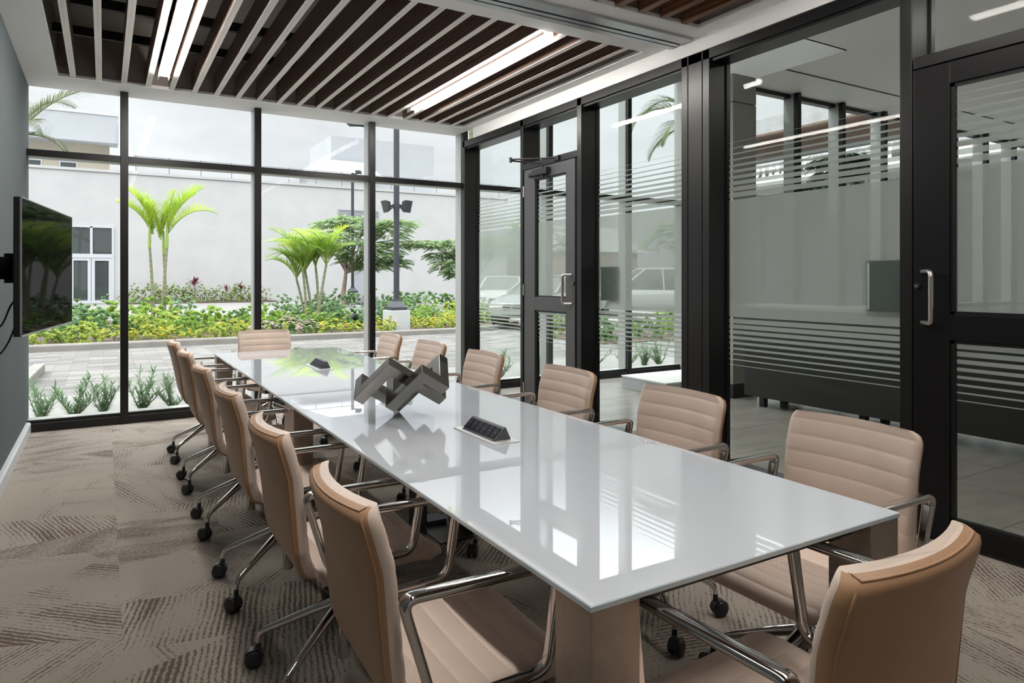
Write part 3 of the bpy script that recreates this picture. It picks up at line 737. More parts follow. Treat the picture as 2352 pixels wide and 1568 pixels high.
b = MB(); e_ = Vector((.245, .10, 0)); b.obox(e_ + Vector((0, -.02, 0)), d * .16, nr * .009, Vector((0, 0, .02))); b.obox(e_ + d * .15, d * .02, nr * .010, Vector((0, 0, .22))); b.obox(e_ - d * .15, d * .02, nr * .010, Vector((0, 0, .22)))
b.build('vesa_bracket', M['black_plastic'], r)
b = MB(); b.cyl((.02, -.05, .26), (.06, -.05, .33), .028, .02, 12); b.box(.0, .03, -.09, -.01, .21, .30); b.build('cable_clamp', M['black_plastic'], r)
def cable(pts, label):
    P, L_ = [], 0
    for i in range(len(pts) - 1):
        pass
    b = MB(); V3 = [Vector(p) for p in pts]; Q = [V3[0] * 2 - V3[1]] + V3 + [V3[-1] * 2 - V3[-2]]; out = []
    for i in range(1, len(Q) - 2):
        for k in range(8):
            u = k / 8; a, b_, c, e = Q[i - 1:i + 3]
            out.append(.5 * (2 * b_ + (c - a) * u + (2 * a - 5 * b_ + 4 * c - e) * u * u + (3 * b_ - a - 3 * c + e) * u ** 3))
    out.append(V3[-1]); b.tube(out, .0045, 6)
    return tag(b.build('cable', M['black_plastic']), label, 'cable', 'cables hanging behind the television')
cable([(-.56, 4.22, 1.22), (-.50, 4.16, 1.10), (-.43, 4.12, 1.10), (-.39, 4.14, 1.20), (-.36, 4.18, 1.24)], 'thin black cable looping tightly behind the television')
cable([(-.56, 4.26, 1.20), (-.52, 4.20, 1.04), (-.45, 4.15, .96), (-.40, 4.14, 1.02), (-.36, 4.20, 1.16)], 'black cable hanging lowest behind the television')
# ------------------------------------------------------------------ lobby beyond the partition
LX = 14.0
fl = MB(); fl.prism([(3.81, YB, -.12), (LX, YB, -.12), (LX, 5.66, -.12), (6.45, 5.66, -.12), (7.25, YF + .2, -.12), (3.81, YF + .2, -.12)], (0, 0, .119))
struct('floor_lobby', fl, M['tile'], 'grey stone tile floor of the lobby beyond the glass partition', 'tile floor')
b = MB(); b.box(3.81, LX, YB, 4.2, 3.62, 3.72); b.box(6.4, LX, 4.2, 5.66, 3.62, 3.72); b.prism([(3.81, 4.2, 4.3), (6.42, 4.2, 4.3), (6.42, 5.66, 4.3), (7.25, YF + .2, 4.3), (3.81, YF + .2, 4.3)], (0, 0, .1)); b.box(3.81, 6.4, 4.18, 4.2, 3.62, 4.3); b.box(6.382, 6.40, 4.2, 5.66, 3.61, 4.3); b.box(6.4, LX, 4.9, 4.915, 3.612, 3.62, 1)
struct('ceiling_lobby', b, [M['white_paint'], M['dark']], 'white lobby ceiling with a dropped band', 'ceiling')
struct('wall_lobby', MB().box(LX, LX + .15, YB, 5.66, -.1, 3.7), M['lobby_wall'], 'dark taupe end wall of the lobby', 'wall')
struct('wall_lobby_back', MB().box(3.81, LX, YB - .15, YB, -.1, 3.7), M['lobby_wall'], 'dark taupe long wall of the lobby', 'wall')
xs = [3.83, 4.87, 6.17, 7.22]
for i in range(3):
    window_bay(i, xs[i] + (.0325 if i else 0), xs[i + 1], 'window_%d' % (10 + i), 'lobby window bay outside the partition, %s from the room corner' % ORD[i], ztop=4.3)
xs = [6.42, 7.36, 8.26, 9.20, 10.12, 11.04, 11.96, 12.88, 13.80]
for i in range(8):
    window_bay(i, xs[i] + (.0325 if i else 0), xs[i + 1], 'window_%d' % (13 + i), 'lobby entrance window bay facing the hotel sign, %s from the grey column' % ORD[i], y=5.45, ztop=3.62, zt=(.9, .96), first=(i == 0))
b = MB(); b.box(6.02, 6.40, 5.30, 5.70, .155, 3.30); b.box(6.02, 6.40, 5.30, 5.70, 3.31, 3.62); b.box(6.03, 6.39, 5.31, 5.69, 3.29, 3.32, 1); b.box(6.01, 6.41, 5.29, 5.71, 0, .155, 1)
struct('trim_9', b, [M['grey_panel'], M['dark']], 'grey panelled lobby column with a dark base', 'column')
rw = MB(); rw.bar((6.40, 5.68, 2.15), (7.23, YF + .16, 2.15), .06, 4.3)
struct('wall_lobby_return', rw, M['grey_panel'], 'grey return wall between the two lobby window runs', 'wall')
b = MB(); b.box(5.44, 6.55, 5.75, 6.5, 0, .14); b.box(5.43, 6.55, 5.74, 6.51, .14, .155, 1)
struct('trim_10', b, [M['base_grey'], M['white_paint']], 'low grey lobby step with a white nosing', 'step')

# ------------------------------------------------------------------ outdoors: ground
struct('ground', MB().box(-16, 60, YF + .2, 15.0, -.15, -.002), M['pavers'], 'grey paved driveway outside the window wall', 'paving')
b = MB(); b.prism([(6.45, 5.66, -.15), (60, 5.66, -.15), (60, YF + .2, -.15), (7.25, YF + .2, -.15)], (0, 0, .147)); b.box(LX + .15, 60, -6, 5.66, -.15, -.003); struct('ground_side', b, M['pavers'], 'paving outside the lobby entrance', 'paving')
b = MB(); b.add([(-16, 15, -.002), (60, 15, -.002), (60, 36.5, .22), (-16, 36.5, .22), (-16, 15, -.2), (60, 15, -.2), (60, 36.5, -.2), (-16, 36.5, -.2)], [(0, 1, 2, 3), (7, 6, 5, 4), (0, 4, 5, 1), (1, 5, 6, 2), (2, 6, 7, 3), (3, 7, 4, 0)])
struct('path', b, M['apron'], 'pale concrete walk behind the planting bed', 'path')
struct('path_apron', MB().box(-6, 8.42, YF + .21, 9.3, -.002, .004), M['apron'], 'pale concrete apron along the foot of the window wall', 'path')
# kerb and planting bed
kp = [(-6, 15.12), (-2, 15.12), (2, 15.12), (5, 15.12), (7.4, 15.15), (8.6, 15.5), (9.7, 16.3), (10.5, 17.4), (10.8, 18.6), (10.8, 21), (10.8, 23.6)]
b = MB(); rg = []
for i, p in enumerate(kp):
    a, c = Vector(kp[max(0, i - 1)]), Vector(kp[min(len(kp) - 1, i + 1)]); d2 = (c - a).normalized(); nn = Vector((-d2.y, d2.x)); p = Vector(p)
    rg.append([(p.x + nn.x * u, p.y + nn.y * u, z) for u, z in ((-.09, -.05), (.10, -.05), (.10, .125), (-.06, .125), (-.085, .10))])
b.rings(rg, 0, False)
tag(b.build('kerb', M['concrete']), 'weathered concrete kerb curving around the planting bed', 'kerb', kind='structure')
b = MB(); top = [(x, y + .09, .09) for x, y in kp] + [(-6, 23.6, .10)]
b.prism([(x, y, -.02) for x, y, z in top], (0, 0, .11)); tag(b.build('planting_bed', M['soil']), 'dark mulch of the planting bed inside the kerb', 'planting bed', kind='structure')
b = MB(); b.box(.8, 7.3, 34.6, 36.4, .18, .26); tag(b.build('planting_bed', M['soil']), 'mulch strip at the foot of the white wall', 'planting bed', kind='structure')
b = MB(); b.obox((-.82, 10.95, .06), (.03, .92, 0), (.07, -.002, 0), (0, 0, .06)); tag(b.build('wheel_stop', M['concrete'], bevel=.015), 'concrete wheel stop lying on the driveway', 'wheel stop')

# ------------------------------------------------------------------ buildings
def frame_bars(b, x0, x1, z0, z1, w, y0, y1, mat=0):
    b.box(x0, x0 + w, y0, y1, z0, z1, mat); b.box(x1 - w, x1, y0, y1, z0, z1, mat); b.box(x0 + w, x1 - w, y0, y1, z0, z0 + w, mat); b.box(x0 + w, x1 - w, y0, y1, z1 - w, z1, mat)
r = thing('stucco_building', 'long white stucco building across the driveway', 'building', (0, 36.5, 0))
MB().box(-16, 21.4, 0, 16, 0, 6.2).build('wall', M['stucco'], r)
b = MB(); b.box(-16, 21.45, -.06, .3, 6.2, 6.32); b.build('parapet_cap', M['stucco'], r)
MB().box(11.75, 18.5, 4.5, 9.4, 6.2, 9.95).build('roof_block', M['stucco_blue'], r)
b = MB(); b.box(10.0, 14.0, 2.9, 5, 6.2, 7.3); b.build('roof_room', M['stucco'], r)
e0 = [(9.46, 2.5), (14.4, 2.5), (14.4, 5.6), (9.46, 5.6)]; rd = [(11.7, 4.3), (13.7, 4.3)]
b = MB(); vs = [(x, y, 7.34) for x, y in e0] + [(x, y, 8.45) for x, y in rd] + [(x, y, 7.24) for x, y in e0]
b.add(vs, [(0, 1, 5, 4), (1, 2, 5), (2, 3, 4, 5), (3, 0, 4), (6, 7, 1, 0), (7, 8, 2, 1), (8, 9, 3, 2), (9, 6, 0, 3), (9, 8, 7, 6)]); b.build('hip_roof', M['white_alu'], r)
MB().box(-16, .72, 9.5, 11, 9.18, 10.75).build('upper_fascia', M['stucco_blue'], r)
MB().box(-16, .74, 9.45, 11.1, 10.75, 10.9).build('upper_coping', M['stucco'], r)
MB().box(-16, .3, 10.6, 15, 6.2, 9.2).build('upper_wall', M['cream'], r)
b = MB(); b.prism([(.74, 9.4, 6.2), (1.75, 9.4, 6.2), (1.6, 9.4, 8.4), (1.0, 9.4, 10.3), (.74, 9.4, 10.3)], (0, .4, 0)); b.build('stair_parapet', M['stucco'], r)
for x in (-5.6, -3.9, -2.2):
    w = MB(); w.box(x, x + .9, 10.54, 10.6, 6.9, 8.1); o = w.build('upper_window', M['white_alu'], r); MB().box(x + .07, x + .83, 10.52, 10.545, 6.97, 8.03).build('pane', M['tint_glass'], o)
b = MB(); xx = 1.3; y = .15
for z in (6.72, 7.08): b.tube([(1.2, y, z), (21.4, y, z)], .022, 6)
while xx < 21.4: b.cyl((xx, y, 6.32), (xx, y, 7.12), .024, None, 6); xx += 1.4
b.build('roof_railing', M['rail_metal'], r)
b = MB(); frame_bars(b, 10.83, 13.13, 4.25, 5.08, .06, -.04, .03)
for k in range(9): b.obox((11.98, -.005, 4.34 + k * .083), (1.08, 0, 0), (0, .03, .028), (0, .004, -.004))
b.build('louvre_vent', M['louvre'], r)
b = MB(); b.box(11.70, 12.62, -.05, .02, .2, 2.2); b.build('service_door', M['louvre'], r)
# storefront entrance on the left
b = MB(); frame_bars(b, -1.37, .41, .22, 3.74, .09, -.08, .06); b.box(-.53, -.43, -.08, .06, 2.4, 3.7); b.box(-1.33, .37, -.09, .06, 2.28, 2.46)
ent = b.build('entrance', M['white_alu'], r)
for xa, xb in ((-1.29, -.49), (-.47, .33)):
    b = MB(); frame_bars(b, xa, xb, .22, 2.28, .13, -.07, .0); o = b.build('door_leaf', M['white_alu'], ent)
for xa, xb, za, zb in ((-1.28, -.53, 2.46, 3.65), (-.43, .32, 2.46, 3.65), (-1.16, -.62, .35, 2.15), (-.34, .20, .35, 2.15)):
    MB().box(xa, xb, -.03, -.015, za, zb).build('pane', M['tint_glass'], ent)
# hotel across the side street
r = thing('hotel_building', 'grey and brown hotel front behind the wide striped pane', 'building', (26, 0, 0))
b = MB()
for z0_, z1_ in ((7.98, 8.66), (6.25, 6.62)): b.box(0, .5, 4, 23.2, z0_, z1_)
b.build('concrete_band', M['conc_grey'], r)
b = MB()
for z0_, z1_ in ((7.05, 7.98), (5.2, 6.25)): b.box(1.2, 1.4, 4, 23.2, z0_, z1_)
b.box(.0, 1.4, 4, 23.2, 7.9, 7.98); b.build('timber_soffit', M['brownwood'], r)
b = MB(); b.box(.9, 1.1, 4, 23.2, 6.62, 7.05); b.box(.6, .8, 4, 23.2, 0, 5.2); b.build('glazing_band', M['tint_glass'], r)
b = MB()
for k in range(10): b.box(.5, .6, 4.5 + k * 1.9, 4.6 + k * 1.9, 0, 5.2)
b.build('mullion', M['black_frame'], r)
MB().box(1.4, 9, 4, 23.2, 0, 8.2).build('rear_volume', M['conc_grey'], r)
b = MB(); b.box(-2.1, .6, 10, 21.6, 5.22, 5.62); b.build('canopy', M['white_paint'], r)
# raised serif letters: strokes on a unit cell
def stroke_letters(ch):
    P = []
    def rect(x0, x1, z0, z1): P.append([(x0, z0), (x1, z0), (x1, z1), (x0, z1)])
    def serif(x0, x1): rect(x0 - .05, x1 + .05, 0, .07); rect(x0 - .05, x1 + .05, .93, 1)
    def arc(cx, cz, rx, rz, a0, a1, tx, tz, n=18):
        for k in range(n):
            q0, q1 = [math.radians(a0 + (a1 - a0) * (k + j) / n) for j in (0, 1)]
            def pt(q, o): return (cx + (rx - o * (tx * abs(math.cos(q)) + tz * abs(math.sin(q)))) * math.cos(q), cz + (rz - o * (tx * abs(math.cos(q)) + tz * abs(math.sin(q)))) * math.sin(q))
            P.append([pt(q0, 0), pt(q1, 0), pt(q1, 1), pt(q0, 1)])
    def diag(x0, z0, x1, z1, w): P.append([(x0, z0), (x0 + w, z0), (x1 + w, z1), (x1, z1)])
    if ch == 'H': rect(.06, .22, 0, 1); rect(.56, .72, 0, 1); rect(.2, .58, .46, .54); serif(.06, .22); serif(.56, .72); return P, .80
    if ch == 'O': arc(.42, .5, .42, .52, 0, 360, .17, .07, 36); return P, .86
    if ch == 'T': rect(.29, .45, 0, 1); rect(.0, .74, .92, 1); rect(0, .06, .74, .95); rect(.68, .74, .74, .95); rect(.22, .52, 0, .07); return P, .76
    if ch == 'E': rect(.08, .24, 0, 1); rect(.02, .62, .93, 1); rect(.02, .64, 0, .07); rect(.2, .48, .47, .54); rect(.57, .63, .75, .95); rect(.59, .65, .05, .26); rect(.44, .49, .38, .63); return P, .70
    if ch == 'L': rect(.08, .24, 0, 1); rect(.02, .60, 0, .07); rect(.02, .32, .93, 1); rect(.55, .61, .05, .28); return P, .66
    if ch == 'K': rect(.08, .24, 0, 1); serif(.08, .24); diag(.24, .40, .58, 1, .09); diag(.32, .52, .58, 0, .17) if False else diag(.58, 0, .32, .52, .17); rect(.5, .8, 0, .06); rect(.46, .76, .94, 1); return P, .82
    if ch == 'I': rect(.1, .26, 0, 1); serif(.1, .26); return P, .38
    if ch == 'N': rect(.08, .16, 0, 1); rect(.66, .74, 0, 1); diag(.58, 0, .06, 1, .17); rect(.0, .24, 0, .06); rect(.56, .84, .94, 1); rect(0, .22, .94, 1); return P, .88
    if ch == 'G': arc(.42, .5, .42, .52, 45, 330, .17, .07, 30); rect(.60, .76, .04, .42); rect(.50, .84, .40, .46); rect(.68, .74, .70, .98); return P, .88
    if ch == 'S': arc(.33, .74, .29, .27, 20, 270, .13, .07, 20); arc(.33, .26, .31, .28, -160, 90, .13, .07, 20); rect(.54, .59, .72, .98); rect(.03, .08, .02, .30); return P, .68
r = thing('sign_lettering', 'white raised serif sign letters on the canopy of the hotel', 'sign', (24, 0, 5.62))
pos = dict(H=20.72, O=20.20)
layout = [('H', 20.72), ('O', 20.22), ('T', 19.72), ('E', 19.26), ('L', 18.90), ('K', 18.18), ('I', 17.62), ('N', 17.36), ('G', 16.82), ('S', 16.27), ('T', 15.80), ('O', 15.28), ('N', 14.40)]
layout[-1] = ('N', 14.45)
for ch, y0 in layout:
    polys, adv = stroke_letters(ch); b = MB(); hgt = .54
    for k, P in enumerate(polys):
        b.prism([(-.001 * (k % 3), y0 - u * hgt, v * hgt) for u, v in P], (.09, 0, 0))
    b.build('letter', M['letter'], r)
# small brick house past the car park
r = thing('brick_house', 'small red-brown house glimpsed through the far glass door', 'building', (26.2, 34, 0))
MB().box(-3.5, 3.5, 0, 6, 0, 3.0).build('wall', M['red_brick'], r)
b = MB(); b.prism([(-3.9, -.4, 3.0), (-3.9, 6.4, 3.0), (-3.9, 3, 4.8)], (7.8, 0, 0)); b.build('roof', M['conc_grey'], r)
for x in (-2.4, -.4, 1.6):
    o = MB().box(x, x + 1.1, -.04, .02, .9, 2.2).build('window', M['white_alu'], r); MB().box(x + .08, x + 1.02, -.06, -.03, .98, 2.12).build('pane', M['tint_glass'], o)
MB().box(-3.4, 3.4, -.02, .0, -.1, .3).build('footing', M['conc_grey'], r)

# ------------------------------------------------------------------ lamp posts, lights, plinth
def lamp_post(x, y, z0, label, floods, H=6.1, arm=1):
    r = thing('lamp_post', label, 'lamp post', (x, y, z0))
    MB().box(-.26, .26, -.26, .26, -.06, .46).build('plinth', M['plinth'], r, bevel=.012)
    b = MB(); b.rings([[(-w, -w, z), (w, -w, z), (w, w, z), (-w, w, z)] for w, z in ((.20, .46), (.20, .53), (.19, .55), (.085, .68), (.075, .74))], 0, False); b.build('base_collar', M['lamp_metal'], r)
    b = MB(); b.box(-.058, .058, -.058, .058, .70, H); b.build('pole', M['lamp_metal'], r, bevel=.012)
    hd = MB(); hd.bar((0, 0, H - .08), Rr * (-.30 * arm) + Vector((0, 0, H - .02)), .05, .06) if not floods else hd.bar((0, 0, H - .08), (.0, .35, H - .02), .05, .06)
    e_ = (Rr * (-.28 * arm) if not floods else Vector((0, .5, 0)))
    hd.obox(e_ + Vector((0, 0, H + .03)), Rr * (.26 if arm > 0 else .12), Vector((-Rr.y, Rr.x, 0)) * .18, Vector((0, 0, .07))); hd.build('lamp_head', M['lamp_metal'], r, bevel=.02)
    if floods:
        for s in (-1, 1):
            b = MB(); c = Rr * (.235 * s) + Vector((0, 0, 3.02)); out = (Rr * s * .75 + Vector((-Ff.x, -Ff.y, 0)) * .55 + Vector((0, 0, -.25))).normalized()
            sd = out.cross(Vector((0, 0, 1))).normalized(); up = sd.cross(out).normalized()
            vs = []
            for dz, w, hh_ in ((-.07, .085, .095), (.07, .125, .15)):
                vs += [c + out * dz + sd * i * w + up * j * hh_ for i, j in ((-1, -1), (1, -1), (1, 1), (-1, 1))]
            b.add(vs, [(3, 2, 1, 0), (4, 5, 6, 7)] + [(j, (j + 1) % 4, 4 + (j + 1) % 4, 4 + j) for j in range(4)])
            b.bar(Rr * .05 * s + Vector((0, 0, 3.0)), c - out * .07, .04, .04); b.cyl(Rr * .07 * s + Vector((0, 0, 2.96)), Rr * .07 * s + Vector((0, 0, 3.06)), .04, None, 10)
            b.build('floodlight', M['lamp_metal'], r)
    return r
lamp_post(6.19, 15.95, .10, 'black lamp post carrying two floodlights, on a white plinth in the planting bed', True)
lamp_post(9.98, 31.3, .22, 'distant lamp post with a small head, beside the spreading tree', False, 6.05, -1)
lamp_post(6.60, 19.4, .10, 'lamp post hidden behind a window mullion, its white plinth showing beside it', False, 5.75, 1)
def uplight(x, y, label, a):
    r = thing('garden_spotlight', label, 'garden light', (x, y, .09), a)
    MB().cyl((0, 0, -.05), (0, 0, .22), .015, None, 8).build('stake', M['black_plastic'], r)
    MB().tube([(-.10, 0, .33), (.04, 0, .24), (.07, 0, .225)], [.075, .065, .03], 14).build('lamp_head', M['black_plastic'], r)
uplight(5.35, 16.55, 'black garden spotlight near the lamp post plinth', .4)
uplight(-.72, 20.1, 'black garden spotlight behind the foot of the television', 2.4)

# ------------------------------------------------------------------ cars beyond the frosted glass
def car(x, y, rz, paint, label, tall=0.0):
    r = thing('parked_car', label, 'car', (x, y, 0), rz, 'cars parked beyond the lobby')
    st_ = [(-2.2, .42, .62, .72), (-2.12, .30, .86, .84), (-1.5, .26, .95, .90), (-.6, .25, .98, .91), (.6, .25, .98, .91), (1.3, .26, .92, .90), (1.95, .30, .78, .84), (2.2, .40, .60, .68)]
    b = MB(); rg = []
    for xx, zl, zh, w in st_:
        rg.append([(xx, w * c_, (zl + zh) / 2 + (zh - zl) / 2 * s_) for c_, s_ in [(math.copysign(abs(math.cos(q)) ** .35, math.cos(q)), math.copysign(abs(math.sin(q)) ** .5, math.sin(q))) for q in [2 * PI * (k + .5) / 16 for k in range(16)]]])
    b.rings(rg, 0); b.build('body', paint, r)
    cab = [(-1.75, .90, .62, .06), (-1.15, 1.36 + tall, .58, .3), (.15, 1.40 + tall, .58, .3), (1.05, .93, .70, .06)]
    b = MB(); rg = []
    for xx, zt_, w, _ in cab: rg.append([(xx, -.78, .80), (xx, .78, .80), (xx, w, max(.9, zt_)), (xx, -w, max(.9, zt_))])
    b.rings(rg, 0, False); b.build('cabin_glass', M['tint_glass'], r)
    b = MB(); b.box(-1.2, .2, -.60, .60, 1.36 + tall, 1.43 + tall); 
    for s in (-1, 1): b.bar((.15, s * .60, 1.40 + tall), (1.1, s * .74, .94), .06, .05); b.bar((-1.15, s * .60, 1.38 + tall), (-1.8, s * .66, .94), .07, .05); b.bar((-.45, s * .61, 1.38 + tall), (-.45, s * .78, .92), .07, .05)
    b.build('roof', paint, r, bevel=.02)
    for xx in (-1.35, 1.35):
        for s in (-1, 1):
            w = MB(); w.cyl((xx, s * .68, .32), (xx, s * .92, .32), .32, None, 20); w.cyl((xx, s * .915, .32), (xx, s * .925, .32), .19, None, 14, 1); w.build('wheel', [M['tyre'], M['alu']], r)
    b = MB()
    for s in (-1, 1): b.obox((2.06, s * .55, .66), (.09, -.06 * s, 0), (0, .16, 0), (0, 0, .06))
    b.build('headlight', M['bright'], r)
    b = MB()
    for s in (-1, 1): b.obox((2.17, s * .14, .60), (.05, 0, 0), (0, .11, 0), (0, 0, .075))
    b.build('grille', M['black_plastic'], r)
car(12.6, 21.8, -2.2, M['car_white'], 'white car seen through the narrow frosted pane beside the room corner')
car(10.9, 16.3, -2.6, M['car_silver'], 'silver car seen through the far glass door'); bpy.data.objects['parked_car.001'].location.z = .0
car(16.6, 18.6, 2.7, M['car_white'], 'tall white car seen through the frosted pane with palm fronds', .28)

for x, y, lb in ((6.0, 1.2, 'added unseen light brightening the lobby, closer to the partition'), (9.5, 1.2, 'added unseen light brightening the lobby, closer to the end wall')):
    o = linear_light(x, -1.25, 1.25, lb, 'lamp_lobby'); o.location = (x, y, 3.62 - .115); o['group'] = 'added lights that brighten the lobby'  # unseen lights added to brighten the lobby

r = thing('lobby_counter', 'long dark low counter in the lobby behind the wide striped pane', 'counter', (5.85, 0, 0))
MB().box(0, .45, .9, 5.0, .10, 1.02).build('body', M['dark'], r, bevel=.004)
MB().box(-.02, .47, .88, 5.02, 1.02, 1.06).build('counter_top', M['grey_panel'], r, bevel=.004)
for y in (1.1, 2.4, 3.7, 4.8):
    for x in (.06, .39): MB().box(x - .03, x + .03, y - .03, y + .03, 0, .10).build('foot', M['black_plastic'], r)
# ------------------------------------------------------------------ plants
def leaf(b, p, d, up, L, w, mat=0, droop=0.0):
    """one folded leaf from p along d"""
    s = d.cross(up)
    if s.length < 1e-4: s = d.cross(Vector((1, .1, 0)))
    s.normalize(); n = s.cross(d).normalized()
    m1 = p + d * L * .45 + n * .04 * L; tip = p + d * L - Vector((0, 0, droop * L))
    o = len(b.v)
    b.v += [tuple(p), tuple(m1 + s * w / 2 + n * .10 * w), tuple(tip), tuple(m1 - s * w / 2 + n * .10 * w), tuple(m1)]
    b.f += [[o, o + 1, o + 4], [o + 1, o + 2, o + 4], [o + 2, o + 3, o + 4], [o + 3, o, o + 4]]; b.m += [mat] * 4; b.s += [False] * 4
def rdir(r, zmin=-.2, zmax=1):
    a = r.uniform(0, 2 * PI); z = r.uniform(zmin, zmax); q = math.sqrt(max(0, 1 - z * z)); return Vector((q * math.cos(a), q * math.sin(a), z))
def shrub_mesh(name, seed, mats, n, R, H, L, w, flower=None, nf=0, fs=.03):
    """rounded bush of loose leaves over a few twigs"""
    r = random.Random(seed); b = MB()
    m_ = max(12, n // 9)
    for k in range(m_):                        # rosettes of leaves over the dome
        d = rdir(r, -.05, 1); rad = r.uniform(.62, 1.0) * (1 + .22 * math.sin(3 * math.atan2(d.y, d.x) + seed))
        p = Vector((d.x * R * rad, d.y * R * rad, .03 + abs(d.z) * H * rad)); ax = (d + Vector((0, 0, .5))).normalized()
        u = ax.cross(Vector((.3, .9, .1))).normalized(); v = ax.cross(u)
        for j in range(9):
            a = 2.4 * j; sp = .45 + .12 * j; dd = (ax + (u * math.cos(a) + v * math.sin(a)) * sp).normalized()
            leaf(b, p, dd, ax, L * r.uniform(.75, 1.2), w * r.uniform(.85, 1.2), 0, r.uniform(.05, .3))
    for k in range(7):
        d = rdir(r, .3, 1); b.tube([(0, 0, -.03), (d.x * R * .5, d.y * R * .5, d.z * H * .6)], [.008, .004], 4, 1)
    o = b.build(name, [mats, M['bark']])
    if nf:
        f = MB()
        for k in range(nf):
            d = rdir(r, .15, 1); rad = r.uniform(.92, 1.08); p = Vector((d.x * R * rad, d.y * R * rad, .03 + d.z * H * rad))
            for j in range(5):
                a = 2 * PI * j / 5 + k; leaf(f, p, Vector((math.cos(a), math.sin(a), .45)).normalized(), Vector((0, 0, 1)), fs, fs * .8, 0)
        f.build('blossom', flower, o)
    return o
protos = {}
def kind(k, name, *variants): protos[k] = [name, list(variants), 0]
PR = [shrub_mesh('green_shrub', 11 + i, M[mt], 380, .46, .56, .15, .075) for i, mt in enumerate(('leaf_bright', 'leaf_mid', 'leaf_bright'))]
PG = [shrub_mesh('grey_green_shrub', 21 + i, M['leaf_grey'], 340, .46, .72, .13, .06) for i in range(2)]
PY = [shrub_mesh('yellow_flower_clump', 31 + i, M['leaf_lime'], 330, .36, .24, .08, .045, M['petal_yellow'], 30, .045) for i in range(2)]
PP = [shrub_mesh('pink_flower_clump', 41 + i, M['leaf_mid'], 300, .34, .30, .09, .045, M['petal_pink'], 60, .05) for i in range(2)]
PL = [shrub_mesh('lime_shrub', 51 + i, M['leaf_lime'], 340, .42, .46, .13, .07) for i in range(2)]
PH = [shrub_mesh('hedge_shrub', 61 + i, M['leaf_pinkish'], 480, .55, .80, .12, .055, M['petal_red'], 14, .05) for i in range(2)]
PD = [shrub_mesh('dark_shrub', 71 + i, M['leaf_mid'], 260, .42, .48, .17, .075) for i in range(2)]
used = set()
rs = random.Random(99)
def put(P, x, y, z, s, label, cat, group):
    src = rs.choice(P)
    if src.name not in used: used.add(src.name); o = src
    else: o = dup(src)
    o.location = (x, y, z); o.rotation_euler = (0, 0, rs.uniform(0, 6.28)); sc = s * rs.uniform(.85, 1.2); o.scale = (sc, sc, sc * rs.uniform(.9, 1.1))
    tag(o, label, cat, group); return o
def okx(x, y): return not (abs(x - 6.19) < .42 and abs(y - 15.95) < .5) and not (abs(x - 6.60) < .45 and abs(y - 19.4) < .55) and y > 15.45 + max(0, x - 7.6) * .62 + max(0, x - 9.2) * .9
x = -1.55
while x < 9.6:                                            # front row along the kerb
    y = 15.62 + rs.uniform(-.05, .2)
    if okx(x, y):
        k = rs.random()
        if 2.6 < x < 4.1: put(PP, x, y, .09, .95, 'low pink-flowered clump at the front edge of the planting bed', 'flower clump', 'pink-flowered clumps along the kerb')
        elif k < .58: put(PY, x, y, .09, 1.0, 'low yellow-flowered clump along the kerb of the planting bed', 'flower clump', 'yellow-flowered clumps along the kerb')
        else: put(PL, x, y + .1, .09, .62, 'small lime-green shrub among the yellow flowers by the kerb', 'shrub', 'lime-green shrubs by the kerb')
    x += rs.uniform(.48, .66)
for row, (y0, n_) in enumerate(((16.3, 18), (17.2, 16), (18.3, 15), (19.6, 13), (21.0, 11), (22.6, 10))):
    for k in range(n_):
        x = -2.0 + 12.0 * (k + rs.uniform(.15, .85)) / n_; y = y0 + rs.uniform(-.35, .35)
        if not okx(x, y): continue
        u = rs.random()
        if row >= 4 and 2.2 < x < 3.9: continue
        if row == 0 and u < .3: put(PY, x, y, .09, 1.1, 'yellow-flowered clump in the second rank of the planting bed', 'flower clump', 'yellow-flowered clumps of the second rank')
        elif u < (.62 if row < 3 else .35): put(PR, x, y, .09, .80 if row < 2 else .95, 'leafy bright green shrub inside the planting bed', 'shrub', 'bright green shrubs of the planting bed')
        elif u < .80: put(PG, x, y, .09, .72 if row < 2 else .95, 'upright grey-green shrub inside the planting bed', 'shrub', 'grey-green shrubs of the planting bed')
        elif row < 3: put(PL, x, y, .09, .95, 'lime-green shrub inside the planting bed', 'shrub', 'lime-green shrubs of the planting bed')
        else: put(PD, x, y, .09, .85, 'dark-leaved shrub at the back of the planting bed', 'shrub', 'dark shrubs at the back of the bed')
for k in range(13): put(PH, 1.1 + k * .47 + rs.uniform(-.08, .08), 35.6 + rs.uniform(-.2, .2), .2, 1.0, 'olive-green hedge shrub in the row against the white wall', 'hedge shrub', 'hedge shrubs against the white wall')
for k in range(9): put(PD, 8.0 + k * .75 + rs.uniform(-.1, .1), 29.6 + rs.uniform(-.5, .5), .15, .95, 'dark-leaved shrub around the foot of the spreading tree', 'shrub', 'dark shrubs under the spreading tree')
for k in range(16): put(PR if k % 3 else PD, 9.2 + (k % 8) * .95 + rs.uniform(-.2, .2), 11.6 + (k // 8) * 1.3 + rs.uniform(-.2, .2), 0, .9, 'green shrub in the bed beyond the frosted panes', 'shrub', 'shrubs beyond the frosted panes')
struct('planting_bed_side', MB().box(8.7, 17.2, 11.0, 13.6, -.02, .02), M['soil'], 'mulch bed beyond the frosted panes', 'planting bed')

